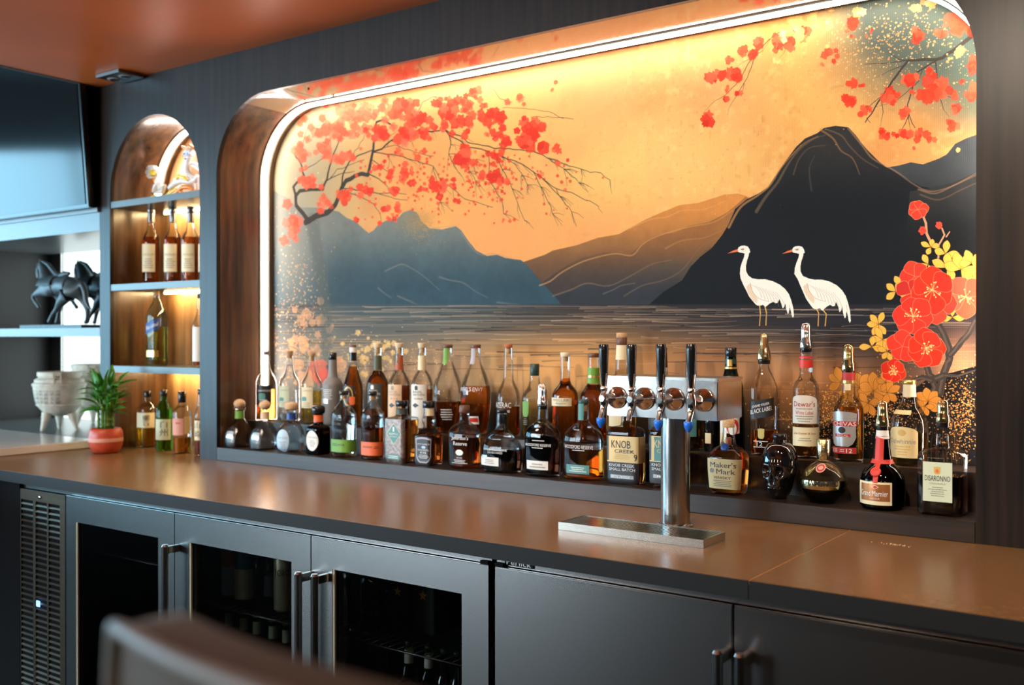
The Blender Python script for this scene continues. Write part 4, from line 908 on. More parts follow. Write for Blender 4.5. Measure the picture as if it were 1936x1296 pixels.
b = Bottle('bourbon_bottle', 'teardrop-shaped bourbon bottle with white capital lettering and a red and blue neck strip', 'B', 862, TD, YB, ZST, group=GB).glass().liquid(475, 'l_dark')
b.cap(138, 168, 42, 40, 'brown'); b.patch(826, 858, 145, 300, 'paper_lilac', 'neck_strip', .0012); b.patch(858, 888, 140, 168, 'red', 'neck_strip', .0022); b.text("ANGEL'S ENVY", 742, 918, 486, 520, 'ink_w'); b.patch(806, 886, 724, 790, 'paper_white'); b.patch(812, 880, 738, 772, 'red', 'label_stripe', .0010)
b = Bottle('rye_bottle', 'slim long-necked clear rye bottle with white lettering and a brown cap', 'B', 1128, [(165, 33), (300, 37), (420, 44), (460, 60), (510, 84), (580, 98), (870, 98)], YB, ZST, group=GB).glass().liquid(640, 'l_dark')
b.cap(135, 166, 35, 33, 'paper_rust'); b.cap(166, 215, 22, 20, 'cork', 'cork_plug'); b.text('SAZERAC', 1030, 1150, 612, 655, 'ink_w'); b.text('Rye', 1070, 1140, 662, 702, 'ink_w')
b = Bottle('liqueur_bottle', 'short pale yellow liqueur bottle with dark green cap and a green figure on its label', 'B', 1343, [(390, 40), (440, 44), (490, 62), (540, 98), (590, 108), (880, 106)], YB, ZST, group=GB).glass().liquid(590, 'l_pale')
b.cap(295, 392, 38, 37, 'dkgreen'); b.patch(1246, 1296, 608, 730, 'paper_green', 'label', .0008, 'shield'); b.lines(1250, 1290, 740, 800, 4)
b = Bottle('bourbon_bottle', 'back-row bottle of orange-red bourbon with cream cap and cream shoulder label', 'C', 247, [(270, 32), (350, 32), (430, 36), (460, 48), (500, 80), (540, 91), (820, 91)], YB, ZST, group=GB).glass().liquid(415, 'l_red')
b.cap(240, 270, 33, 32, 'cream'); b.cap(270, 300, 22, 22, 'cork', 'cork_plug'); l = b.patch(152, 290, 550, 606, 'paper_cream'); b.text('WELLER', 165, 272, 558, 574, 'ink_g', l); b.text('Bourbon', 185, 250, 580, 592, 'ink_g', l); b.patch(306, 326, 562, 596, 'paper_orange', 'label_emblem', .0008, 'oval')
b = Bottle('bourbon_bottle', 'red-amber bourbon bottle with green and gold neck label behind the leftmost tap', 'C', 440, [(272, 36), (350, 39), (450, 44), (480, 62), (520, 86), (560, 93), (830, 93)], YB, ZST, group=GB).glass().liquid(458, 'l_red')
b.cap(245, 274, 38, 37, 'brown'); b.band(345, 395, 'paper_green'); b.band(396, 410, 'gold'); b.band(411, 450, 'paper_green')
b = Bottle('whiskey_bottle', 'tallest bottle behind the beer taps, tan cap and cream paper neck', 'C', 632, [(190, 36), (290, 42), (370, 46), (420, 66), (470, 92), (520, 98), (840, 98)], YB, ZST, group=GB).glass().liquid(560, 'l_amber')
b.cap(107, 140, 37, 37, 'cork'); b.cap(140, 190, 36, 36, 'brown', 'cap_collar'); b.band(191, 290, 'paper_cream'); b.patch(545, 640, 600, 745, 'paper_cream'); 
b = Bottle('whiskey_bottle', 'bottle with black sleeved neck and blue-black cap behind the third tap handle', 'C', 905, [(340, 40), (400, 46), (450, 78), (500, 92), (860, 92)], YB, ZST, group=GB).glass().liquid(520, 'l_dark')
b.cap(208, 236, 36, 35, 'paper_grey'); b.cap(236, 342, 35, 40, 'black', 'neck_sleeve'); b.patch(810, 890, 560, 770, 'paper_grey')
b = Bottle('whiskey_bottle', 'teal-tinted bottle with pale wooden stopper behind the rightmost tap handle', 'C', 1103, [(240, 35), (330, 38), (420, 46), (470, 78), (520, 95), (880, 95)], YB, ZST, group=GB).glass('g_blue').liquid(700, 'l_amber')
b.cap(208, 241, 36, 34, 'cork', 'wooden_stopper'); b.patch(1050, 1140, 640, 812, 'paper_teal')
b = Bottle('black_bottle', 'black squat bottle with cream side label hidden under the tap tower box', 'C', 1240, [(470, 22), (560, 24), (600, 36), (640, 50), (900, 50)], YB, ZST, group=GB).glass('g_black')
b.cap(440, 475, 26, 26, 'black'); b.patch(1200, 1238, 790, 860, 'paper_cream')
b = Bottle('herbal_liqueur_bottle', 'dark green bottle with gold neck bands and red label right of the tap tower', 'C', 1374, [(265, 37), (330, 40), (390, 50), (440, 76), (490, 86), (890, 86)], YB, ZST, n=4, group=GB).glass('g_dgreen').liquid(520, 'l_black')
b.cap(207, 268, 40, 38, 'black'); b.band(285, 318, 'dkgreen'); b.patch(1352, 1384, 290, 335, 'gold', 'neck_emblem', .0010); b.band(340, 352, 'gold'); b.patch(1302, 1432, 660, 790, 'paper_white'); b.patch(1345, 1425, 690, 800, 'red', 'label_emblem', .0010, 'oval'); b.patch(1358, 1412, 715, 800, 'paper_white', 'label_emblem', .0014, 'oval'); b.patch(1302, 1345, 790, 880, 'paper_cream')
b = Bottle('scotch_bottle', 'square clear scotch bottle with slanted black label and metal pourer', 'E', 210, [(272, 28), (310, 32), (350, 48), (400, 72), (440, 84), (845, 84)], YB, ZST, n=6, dr=1, group=GB, seg=48).glass().liquid(690, 'l_red')
b.pourer(100, 262, 24, 42); l = b.patch(122, 268, 505, 615, 'paper_black', slant=.30); b.text('JOHNNIE WALKER', 135, 240, 531, 551, 'ink_w', l, slant=1.4); b.text('BLACK LABEL', 128, 256, 556, 582, 'ink_w', l, slant=1.3); b.text('12', 165, 200, 765, 790, 'ink_w'); b.patch(145, 232, 758, 762, 'ink_w', 'label_rule'); b.patch(145, 232, 794, 798, 'ink_w', 'label_rule'); b.patch(170, 212, 685, 745, 'gold', 'label_emblem', .0008, 'shield')
b = Bottle('scotch_bottle', 'tall scotch bottle with white label, red neck band and the highest metal pourer', 'E', 466, [(200, 36), (238, 40), (310, 42), (340, 40), (372, 48), (400, 70), (440, 82), (862, 82)], YB, ZST, group=GB).glass().liquid(655, 'l_amber')
b.pourer(35, 190, 30, 38, 'chrome'); b.band(240, 252, 'red'); b.band(262, 310, 'red'); l = b.patch(386, 532, 478, 652, 'paper_white', shape='arch'); b.text("Dewar's", 396, 520, 515, 548, 'ink_r', l); b.text('White Label', 404, 508, 574, 596, 'ink_r', l); b.lines(400, 515, 555, 568, 1, 'ink_g', l); b.lines(400, 515, 600, 645, 3, 'ink_g', l); l = b.patch(386, 546, 675, 790, 'paper_cream', 'label'); b.text('John Dewar & Sons', 394, 525, 706, 722, 'ink_r', l); b.lines(410, 510, 735, 762, 2, 'ink_g', l)
b = Bottle('scotch_bottle', 'amber scotch bottle with silver crest label crossed by a dark red ribbon, metal pourer', 'E', 727, [(385, 40), (440, 42), (480, 48), (510, 70), (550, 90), (600, 95), (885, 95)], YB, ZST, group=GB).glass().liquid(545, 'l_amber')
b.pourer(165, 330, 32, 44); b.band(338, 386, 'ink_r', label='dark red neck foil'); b.band(387, 404, 'gold'); b.patch(702, 740, 410, 450, 'paper_cream', 'neck_label'); l = b.patch(632, 778, 590, 792, 'silver', shape='shield'); b.patch(632, 778, 638, 668, 'ink_r', 'label_ribbon', .0010); b.text('CHIVAS', 640, 770, 641, 666, 'ink_w', l, .0018); b.patch(648, 738, 716, 734, 'ink_r', 'label_ribbon', .0010); b.text('REGAL', 660, 726, 718, 732, 'ink_w', l, .0018); b.patch(665, 708, 672, 712, 'ink', 'label_emblem', .0010, 'oval'); l = b.patch(630, 775, 798, 836, 'ink_r', 'label'); b.text('XII', 634, 658, 804, 830, 'ink_w', l); b.text('12', 712, 748, 804, 830, 'ink_w', l); b.lines(672, 702, 806, 828, 2, 'ink_w', l)
b = Bottle('scotch_bottle', 'wide-shouldered scotch bottle of pale gold whisky with cream label and gold cap at the right', 'E', 1100, [(410, 38), (488, 42), (530, 56), (570, 84), (620, 108), (680, 117), (912, 117)], YB, ZST, group=GB).glass().liquid(700, 'l_gold')
b.cap(385, 412, 42, 42, 'gold'); b.band(412, 488, 'paper_cream'); l = b.patch(985, 1152, 672, 862, 'paper_yellow', shape='arch'); b.text('Dalwhinnie', 992, 1138, 745, 775, 'ink_g', l); b.lines(1010, 1110, 785, 850, 4, 'ink_gold', l); b.patch(1030, 1078, 690, 728, 'ink_gold', 'label_emblem', .0010, 'oval'); b.patch(990, 1110, 572, 598, 'paper_yellow', 'shoulder_label')
# ---------- front row
PT = [(650, 50), (662, 50), (672, 37), (738, 38), (775, 62), (820, 96), (870, 120), (930, 128), (988, 125)]
b = Bottle('tequila_bottle', 'squat clear tequila bottle with round wooden stopper and green neck ribbon, leftmost in front', 'A', 228, PT, YFR, ZL, n=2.6, group=GF).glass().liquid(935, 'l_clear')
b.cap(583, 660, 49, 49, 'corkball', 'ball_stopper', 'ball'); b.band(680, 740, 'paper_green'); l = b.patch(104, 196, 815, 975, 'emb', 'embossed_panel', .0012, 'arch'); b.patch(122, 178, 848, 905, 'silver', 'label_emblem', .0020, 'arch'); b.text('PATRON', 118, 186, 915, 932, 'ink_g', l, .0022)
b = Bottle('tequila_bottle', 'squat clear tequila bottle with round wooden stopper and orange neck ribbon', 'A', 436, [(y+10, r*.97) for y, r in PT], YFR, ZL, n=2.6, group=GF).glass().liquid(950, 'l_clear')
b.cap(595, 672, 49, 49, 'corkball', 'ball_stopper', 'ball'); b.band(690, 748, 'paper_peach'); l = b.patch(316, 408, 828, 990, 'emb', 'embossed_panel', .0012, 'arch'); b.patch(334, 390, 860, 915, 'silver', 'label_emblem', .0020, 'arch'); b.text('PATRON', 330, 396, 926, 942, 'ink_g', l, .0022)
b = Bottle('tequila_bottle', 'round clear tequila bottle with flat wooden stopper, blue neck ribbon and pale oval label', 'A', 650, [(668, 48), (680, 36), (745, 38), (775, 58), (810, 90), (860, 112), (920, 120), (980, 112), (1030, 92), (1046, 84)], YFR, ZL, group=GF).glass().liquid(930, 'l_clear')
b.cap(610, 670, 56, 50, 'corkball', 'flat_stopper', 'flat'); b.band(698, 750, 'paper_blue'); l = b.patch(532, 632, 835, 1020, 'paper_paleblue', 'label', .0009, 'oval'); b.text('Don Julio', 544, 622, 888, 918, 'ink_g', l); b.lines(556, 612, 930, 985, 4, 'ink_g', l)
b = Bottle('tequila_bottle', 'small square dark brown bottle with round black stopper and white oval label', 'A', 872, [(706, 42), (720, 38), (785, 42), (797, 66), (812, 94), (840, 100), (1058, 98)], YFR, ZL, n=6, group=GF, seg=48).glass('g_brown').liquid(860, 'l_black')
b.cap(632, 706, 56, 46, 'black', 'stopper', 'flat'); b.band(712, 768, 'paper_orange'); l = b.patch(776, 872, 842, 1008, 'paper_white', 'label', .0009, 'oval'); b.text('Don Julio', 786, 862, 885, 912, 'ink_g', l); b.lines(798, 850, 920, 975, 4, 'ink_g', l)
BU = [(552, 34), (600, 38), (635, 56), (665, 82), (700, 101), (740, 106), (1085, 104)]
b = Bottle('bourbon_bottle', 'clear flask-shaped whiskey bottle with green band label, nearly empty', 'A', 1080, BU, YFR, ZL, dr=.72, n=2.4, group=GF).glass().liquid(1030, 'l_gold')
b.cap(515, 548, 38, 38, 'black'); b.cap(552, 580, 26, 26, 'cork', 'cork_plug'); l = b.patch(974, 1182, 915, 1018, 'paper_green'); b.text('RYE', 1035, 1085, 950, 965, 'ink', l); b.lines(985, 1030, 945, 970, 2, 'ink', l); b.text('BULLEIT', 990, 1140, 726, 760, 'emb'); b.text('FRONTIER', 985, 1130, 775, 800, 'emb'); b.text('WHISKEY', 990, 1120, 830, 855, 'emb')
b = Bottle('bourbon_bottle', 'clear flask-shaped whiskey bottle with orange band label, half full', 'A', 1315, [(y+4, r*.9) for y, r in BU], YFR, ZL, dr=.72, n=2.4, group=GF).glass().liquid(810, 'l_brown')
b.cap(520, 553, 37, 37, 'black'); b.cap(556, 590, 26, 26, 'cork', 'cork_plug'); l = b.patch(1222, 1406, 935, 1045, 'paper_orange'); b.text('BOURBON', 1240, 1310, 968, 984, 'ink', l); b.lines(1320, 1370, 966, 990, 2, 'ink', l); b.text('BULLEIT', 1235, 1380, 735, 768, 'emb'); b.text('FRONTIER', 1230, 1290, 860, 876, 'emb')
b = Bottle('whiskey_bottle', 'square bottle with silver patterned front and teal diamond label', 'B', 258, [(640, 46), (700, 47), (722, 60), (734, 130), (745, 137), (1115, 134)], YFR, ZL, n=10, group=GF, seg=64).glass().liquid(752, 'l_dark')
b.cap(595, 642, 52, 50, 'black'); b.band(662, 705, 'paper_grey'); M['pattern'] = noisy(mat('patterned_label', (.26, .24, .25), .35, .3), (1, 1, 1), .6, 90, 6, 0, .001, (.40, .30, .26)); l = b.patch(122, 284, 748, 1108, 'pattern'); b.patch(134, 252, 780, 958, 'paper_cream', 'label_diamond', .0009, 'diamond'); b.patch(138, 248, 787, 951, 'paper_teal', 'label_diamond', .0012, 'diamond'); b.text('I', 186, 198, 812, 850, 'ink_w', l, .0018); b.text('REDEMPTION', 156, 230, 862, 878, 'ink_w', l, .0018); b.text('BOURBON', 164, 222, 886, 896, 'ink_w', l, .0018); b.patch(142, 240, 1038, 1078, 'paper_teal', 'label_strip', .0010); b.lines(148, 234, 1044, 1072, 2, 'ink_w', l, .0016)
b = Bottle('whiskey_bottle', 'square dark whiskey bottle with black label in a lilac shield border and cream neck seal', 'B', 478, [(652, 40), (725, 44), (745, 54), (775, 52), (800, 44), (822, 52), (850, 84), (872, 108), (895, 115), (1150, 112)], YFR, ZL, n=7, group=GF, seg=56).glass().liquid(876, 'l_brown')
b.cap(600, 654, 50, 50, 'black'); b.patch(460, 545, 660, 724, 'paper_cream', 'neck_seal', .0010); l = b.patch(366, 508, 892, 1124, 'paper_black'); b.patch(372, 500, 908, 1106, 'paper_lilac', 'label_shield', .0009, 'shield'); b.patch(380, 492, 920, 1094, 'paper_black', 'label_shield', .0013, 'shield'); b.text("JACK DANIEL'S", 388, 484, 945, 962, 'ink_w', l, .0020); b.text('SINGLE BARREL', 390, 482, 992, 1006, 'ink_w', l, .0020); b.text('RYE', 412, 460, 1014, 1030, 'ink_w', l, .0020); b.lines(395, 478, 1036, 1070, 3, 'ink_w', l, .0020); b.patch(420, 454, 966, 988, 'paper_paleblue', 'label_emblem', .0018, 'oval')
b = Bottle('bourbon_bottle', 'rounded flat bottle of dark bourbon with white script lettering and a brown stopper', 'B', 770, [(692, 45), (706, 40), (765, 44), (785, 70), (810, 105), (850, 130), (900, 138), (1120, 136), (1155, 125), (1172, 108)], YFR, ZL, n=2.8, dr=.7, group=GF).glass().liquid(888, 'l_brown')
b.cap(635, 692, 43, 46, 'brown', 'stopper'); b.text("Jefferson's", 665, 800, 885, 925, 'ink_w'); b.text('Reserve', 680, 790, 930, 962, 'ink_w'); b.patch(698, 758, 996, 1044, 'ink_w', 'label_emblem', .0008, 'oval'); b.text('VERY OLD', 705, 750, 1058, 1068, 'ink_w'); b.lines(668, 800, 1076, 1112, 3, 'ink_w')
WR = [(695, 40), (745, 44), (800, 44), (830, 56), (865, 92), (905, 130), (950, 156), (1000, 168), (1100, 168), (1188, 164)]
b = Bottle('bourbon_bottle', 'broad dark bourbon flask with black wrapped neck and white strip label low on its left', 'B', 1075, WR, YFR, ZL, n=2.8, dr=.55, group=GF, seg=40).glass().liquid(985, 'l_black')
b.cap(664, 697, 44, 44, 'black'); b.band(705, 830, 'black', 'neck_label'); b.text('WOODFORD RESERVE', 930, 1115, 990, 1008, 'ink_w'); b.text('DOUBLE OAKED', 960, 1080, 1014, 1030, 'ink_w'); l = b.patch(905, 1048, 1062, 1132, 'paper_white'); b.lines(925, 1030, 1078, 1118, 3, 'ink_g', l); b.patch(915, 955, 1048, 1074, 'silver', 'label_tab', .0012)
W2 = [(648, 38), (700, 40), (755, 44), (780, 76), (815, 118), (850, 140), (900, 148), (1100, 148), (1200, 146)]
b = Bottle('bourbon_bottle', 'broad bourbon flask full of very dark whiskey, steel pourer and white strip label', 'B', 1406, W2, YFR, ZL, n=2.8, dr=.6, group=GF, seg=40).glass().liquid(790, 'l_black')
b.pourer(455, 636, 34, 42, 'chrome'); b.patch(1345, 1420, 805, 885, 'l_brown', 'embossed_crest', .0012, 'oval'); b.text('WOODFORD RESERVE', 1270, 1476, 948, 970, 'ink_w'); b.lines(1300, 1450, 915, 930, 1, 'ink_w'); b.lines(1290, 1450, 975, 990, 1, 'ink_w'); l = b.patch(1280, 1452, 1088, 1160, 'paper_white'); b.lines(1295, 1440, 1105, 1150, 2, 'ink_g', l)
b = Bottle('bourbon_bottle', 'broad clear bourbon flask with green cap and small green strip label, reddish whiskey', 'C', 371, [(592, 35), (650, 37), (708, 40), (735, 70), (765, 106), (800, 132), (850, 142), (1080, 142), (1120, 134), (1132, 125)], YFR, ZL, n=2.8, dr=.6, group=GF, seg=40).glass().liquid(892, 'l_dark')
b.cap(560, 594, 38, 37, 'dkgreen'); b.patch(338, 372, 592, 705, 'paper_teal', 'neck_label', .0010); b.cap(596, 640, 24, 24, 'cork', 'cork_plug'); b.text('WOODFORD RESERVE', 246, 436, 872, 897, 'ink_w'); b.lines(280, 400, 903, 912, 1, 'ink_w'); b.patch(318, 356, 770, 830, 'emb', 'embossed_crest', .0012, 'oval'); l = b.patch(256, 410, 1006, 1066, 'paper_teal'); b.lines(268, 400, 1018, 1056, 3, 'ink_w', l)
def knob(cx, label, x0, x1, green=False):
    b = Bottle('bourbon_bottle', label, 'C', cx, [(620, 34), (705, 36), (735, 44), (748, 100), (775, 126), (810, 132), (1120, 130), (1148, 122)], YFR, ZL, n=6, dr=.48, group=GF, seg=48).glass().liquid(840, 'l_dark')
    b.cap(560, 622, 36, 36, 'black'); w_ = x1-x0
    l = b.patch(x0, x1, 812, 990, 'paper_yellow'); 
    if green: b.patch(x0+w_*.12, x1, 820, 984, 'paper_teal', 'label_panel', .0009)
    b.patch(x0, x0+12, 812, 980, 'paper_grey', 'label_edge', .0011)
    ik = 'paper_yellow' if green else 'ink'
    b.text('KNOB', x0+w_*.12, x0+w_*.62, 840, 893, ik, l, .0016); b.text('CREEK', x0+w_*.2, x0+w_*.72, 902, 926, ik, l, .0016)
    if not green: b.text('9', x0+w_*.71, x0+w_*.79, 930, 975, 'ink', l, .0016); b.lines(x0+w_*.14, x0+w_*.66, 934, 970, 3, 'ink_gold', l)
    l = b.patch(x0, x0+w_*.84, 992, 1136, 'paper_black'); b.text('KNOB CREEK', x0+w_*.06, x0+w_*.72, 1000, 1020, 'ink_w', l); b.text('SMALL BATCH', x0+w_*.06, x0+w_*.74, 1028, 1048, 'ink_w', l); b.patch(x0+w_*.1, x0+w_*.7, 1076, 1100, 'steel_dark', 'label_bar', .0010); b.text('100 PROOF' if not green else 'RYE', x0+w_*.2, x0+w_*.6, 1081, 1095, 'ink_w', l, .0016)
    return b
knob(664, 'flat rectangular bottle with large yellow label, just left of the tap column', 532, 790)
knob(950, 'flat rectangular bottle with green and yellow label half hidden by the tap column', 822, 1078, True)
b = Bottle('bourbon_bottle', 'bourbon bottle with big cream hand-torn label and blue wax seal on its shoulder', 'C', 1359, [(748, 38), (800, 42), (850, 50), (872, 62), (895, 98), (925, 130), (960, 142), (1040, 141), (1160, 130), (1214, 122)], YFR, ZL, n=3.6, dr=.85, group=GF, seg=44).glass().liquid(905, 'l_dark')
b.cap(690, 750, 40, 42, 'cork', 'cork_stopper'); b.cap(820, 872, 20, 20, 'paper_rust', 'cork_plug')
l = b.patch(1216, 1452, 966, 1170, 'paper_yellow', shape='taper'); b.text("Maker's", 1236, 1410, 988, 1024, 'ink', l); b.text('Mark', 1276, 1404, 1034, 1068, 'ink', l); b.text('WHISKY', 1258, 1374, 1084, 1102, 'ink', l); b.lines(1250, 1390, 1108, 1156, 4, 'ink_g', l); b.patch(1232, 1262, 1032, 1064, 'ink_g', 'label_emblem', .0009, 'oval')
zz = b.zf(890); ws = lat('wax_seal', [(.0115, 0), (.012, .001), (.0105, .0025), (.006, .003)], 'paper_blue', b.root, 20, rot=(PI/2-.3, 0, 0)); ws.location = b.pt(zz, b.s_at(1334, zz), .0005); ws['label'] = 'blue wax seal'
# chambord style sphere
b = Bottle('liqueur_bottle', 'spherical raspberry liqueur bottle with patterned gold cap and gold belt', 'E', 573, [(870, 40), (885, 48), (905, 82), (940, 120), (985, 144), (1020, 148), (1060, 136), (1100, 108), (1128, 84), (1138, 78), (1160, 84)], YFR, ZL, group=GF, seg=40).glass().liquid(1046, 'l_black')
M['gold_pat'] = noisy(mat('embossed_gold', (.75, .62, .34), .22, 1.0), (1, 1, 1), .5, 260, 3, .5, .001)
b.cap(748, 872, 43, 40, 'gold_pat', 'ornate_cap'); b.band(990, 1042, 'goldp', 'belt', .0012, 'gold belt'); b.text('CHAMBORD', 446, 664, 1000, 1032, 'ink', None, .0030); b.patch(528, 586, 902, 952, 'paper_pink', 'seal', .0010, 'oval'); b.patch(534, 580, 908, 946, 'ink_r', 'seal', .0016, 'oval'); b.patch(542, 572, 916, 938, 'paper_pink', 'seal', .0020, 'oval')
b = Bottle('liqueur_bottle', 'dark round-bodied orange liqueur bottle with red ribbon, wax seal and copper label', 'E', 935, [(690, 36), (745, 42), (830, 54), (885, 66), (915, 96), (950, 122), (990, 138), (1040, 141), (1150, 138), (1186, 126)], YFR, ZL, group=GF, seg=40).glass('g_brown').liquid(800, 'l_black')
b.pourer(510, 668, 30, 42); b.band(690, 744, 'paper_white'); b.band(722, 732, 'red'); b.band(868, 892, 'red', 'ribbon', .0012)
b.patch(894, 942, 745, 890, 'red', 'ribbon', .0016, slant=-.1); b.patch(882, 912, 890, 1015, 'red', 'ribbon', .0014)
zz = b.zf(952); ws = lat('wax_seal', [(.0125, 0), (.0135, .001), (.0115, .003), (.008, .0024), (.007, .0032)], 'red', b.root, 22, rot=(PI/2-.55, 0, 0)); ws.location = b.pt(zz, b.s_at(894, zz), .002)
l = b.patch(797, 992, 1010, 1150, 'paper_cream'); b.patch(808, 980, 1022, 1126, 'copper', 'label_panel', .0009); b.text('Grand Marnier', 810, 968, 1062, 1096, 'ink_w', l, .0016); b.text('LIQUEUR', 860, 918, 1106, 1116, 'ink_w', l, .0016); b.patch(866, 912, 1026, 1054, 'paper_cream', 'label_emblem', .0013, 'diamond'); b.patch(872, 906, 1030, 1050, 'red', 'label_emblem', .0017, 'diamond')
b = Bottle('liqueur_bottle', 'rightmost front-row bottle, square textured glass with tall pale green label and metal pourer', 'E', 1303, [(718, 36), (785, 40), (803, 60), (812, 112), (830, 140), (865, 155), (1190, 155), (1216, 148)], YFR, ZL, n=7, dr=.8, group=GF, seg=56).glass().liquid(965, 'l_black')
b.pourer(505, 645, 32, 42); l = b.patch(1182, 1362, 888, 1130, 'paper_palegreen'); b.text('DISARONNO', 1194, 1350, 970, 1004, 'ink', l); b.text('ORIGINALE', 1222, 1322, 1014, 1024, 'ink_g', l); b.lines(1215, 1330, 1036, 1100, 5, 'ink_g', l); b.patch(1248, 1292, 918, 962, 'ink_gold', 'label_emblem', .0010, 'shield'); b.patch(1260, 1280, 930, 954, 'paper_orange', 'label_emblem', .0014, 'oval')
# ---------- skull bottle
def skull_bottle():
    cx = 306; u = 1380+cx/3.24; x = aty(u, 800, YFR+.002).x; y = YFR
    sc = tm(u, 800, y)/3.24
    root = empty('skull_bottle', (x, y, ZL), 0, 'glossy black bottle shaped like a human skull', 'bottle', GF)
    H = 345*sc; W = 112*sc; bm = bmesh.new(); bmesh.ops.create_icosphere(bm, subdivisions=6, radius=1)
    g = lambda a, b, c, d, e, f: math.exp(-(((a-c)/e)**2+((b-d)/f)**2))
    for v in bm.verts:
        x_, y_, z_ = v.co; zz = (z_+1)/2                     # 0 chin .. 1 crown; front is -y
        front = max(0.0, -y_)**.6
        # side profile: wide cranium, pinched temples, cheekbones, jaw
        wprof = 1.0 if zz > .55 else (.80+.20*(zz-.30)/.25 if zz > .30 else .70+.10*zz/.30)
        rr = math.sqrt(max(1e-6, 1-z_*z_)); boost = (max(.0, min(1, (abs(z_)-.0)))) 
        full = rr**.55                                           # fuller than a ball towards jaw and crown
        ax = x_/rr if rr > .01 else 0; ay = y_/rr if rr > .01 else 0
        X = ax*full*wprof*W; Y = ay*full*W*(1.15 if y_ > 0 else 1.05)*(wprof if y_ > 0 else .5+.5*wprof); xa = ax*full
        d = 0
        if y_ < 0:
            d += .34*(g(xa, zz, .40, .50, .21, .085)+g(xa, zz, -.40, .50, .21, .085))    # eye sockets
            d += .24*g(xa, zz, 0, .365, .10, .065)                                       # nose
            d += .16*(g(xa, zz, .74, .26, .18, .10)+g(xa, zz, -.74, .26, .18, .10))      # hollow cheeks
            d -= .10*(g(xa, zz, .42, .61, .30, .035)+g(xa, zz, -.42, .61, .30, .035))    # brow ridges
            d -= .13*(g(xa, zz, .62, .385, .18, .05)+g(xa, zz, -.62, .385, .18, .05))    # cheekbones
            d -= .09*g(xa, zz, 0, .46, .06, .06)+.12*g(xa, zz, 0, .22, .46, .07)+.10*g(xa, zz, 0, .05, .35, .05)
            if abs(xa) < .50 and .15 < zz < .30: d += (.045 if abs(zz-.222) < .010 else 0)+(.030 if abs(((xa*9)%1)-.5) > .40 else 0)
        Y += d*W*front
        v.co = Vector((X, Y, zz*H))
    for v in bm.verts:
        if v.co.z < .004: v.co.z = 0
    bmesh.ops.rotate(bm, verts=bm.verts[:], matrix=Matrix.Rotation(math.radians(-6), 3, 'Z'))
    finish('skull_body', bm, 'g_black', root, True)
    zt = H
    lat('neck', [(.022, zt-.010), (.0175, zt+.002), (.0165, zt+.006)], 'g_black', root, 24)
    zc = aty(u, 600+712/3.24, y).z-ZL
    lat('cap', [(.0175, zt+.0065), (.019, zt+.008), (.019, zc-.003), (.017, zc-.001), (.001, zc)], 'black', root, 28)
skull_bottle()
# ---------- arch niche bottles
ZS1 = aty(208, 382, 0).z; ZS2 = aty(208, 538.5, 0).z; ZS3 = aty(378, 696.5, 0).z
def shelf(z, th, label):
    o = box('display_shelf', XA0+.001, XA1-.001, .003, D-.001, z-th, z, 'shelf', None, .001); tag(o, label, 'shelf', 'shelves of the arched niche'); return o
shelf(ZS1, .028, 'top shelf of the arched niche, below the ornament'); shelf(ZS2, .028, 'middle shelf of the arched niche under the row of matching whisky bottles'); shelf(ZS3, .028, 'lowest shelf of the arched niche under the blue-labelled bottle')
for z, nm in ((ZS1, 'top'), (ZS2, 'middle'), (ZS3, 'lowest')):
    o = box('shelf_light', XA0+.05, XA1-.03, D-.05, D-.040, z-.0335, z-.0285, 'shelf_led'); tag(o, 'warm led strip glowing under the %s shelf of the arched niche' % nm, 'led light')
GM = 'matching whisky bottles on the middle arch shelf'
def mac(cx, y, label, dx=0):
    b = Bottle('scotch_bottle', label, 'P', cx, [(402, 6.5), (424, 7), (436, 9), (446, 15), (454, 17), (533, 17)], y, ZS2, group=GM).glass().liquid(449, 'l_dark')
    b.cap(391, 403, 7.5, 7.2, 'steel_dark'); b.band(403.5, 421, 'steel_dark', 'neck_capsule'); b.patch(cx-6.4, cx-4.0, 431, 438, 'paper_black', 'neck_emblem', .0006, 'diamond') if False else None
    l = b.patch(cx-17, cx+7, 461, 514, 'paper_cream'); b.text('MACALLAN', cx-15, cx+5, 479, 483, 'ink_g', l); b.lines(cx-14, cx+4, 488, 508, 5, 'ink_g', l)
mac(286, .15, 'leftmost of the matching whisky bottles with tall cream labels in the arch niche'); mac(327, .145, 'second of the matching cream-labelled whisky bottles in the arch niche'); mac(360.5, .125, 'third matching cream-labelled whisky bottle, nearest the right edge of the arch'); mac(392, .155, 'last cream-labelled whisky bottle, mostly hidden by the arch edge')
b = Bottle('scotch_bottle', 'lone square blue-green bottle with cork and slanted blue label on the lowest arch shelf', 'G', 817, [(352, 16), (378, 18), (400, 28), (440, 50), (470, 58), (722, 59)], .13, ZS3, n=5, seg=44).glass('g_blue').liquid(520, 'l_gold')
b.cap(328, 352, 16, 15, 'cork', 'cork_stopper'); l = b.patch(760, 828, 488, 545, 'paper_blue', slant=.5); b.text('Blue Label', 764, 822, 505, 525, 'ink_w', l, slant=1.2); b.patch(764, 826, 642, 676, 'gold', 'base_label')
b = Bottle('scotch_bottle', 'white-labelled bottle half hidden by the right edge of the arch on its lowest shelf', 'G', 1040, [(370, 12), (440, 14), (480, 26), (515, 37), (736, 38)], .12, ZS3).glass().liquid(600, 'l_brown')
b.cap(348, 372, 13, 13, 'brown'); b.patch(1004, 1052, 520, 700, 'paper_white')
GC = 'japanese whisky bottles on the worktop in the arch niche'
b = Bottle('whisky_bottle', 'square-shouldered clear whisky bottle with cream calligraphy label, leftmost on the worktop in the arch', 'G', 769, [(885, 18), (912, 20), (930, 44), (948, 60), (1152, 61)], .13, ZC, n=4, group=GC, seg=44).glass().liquid(1046, 'l_gold')
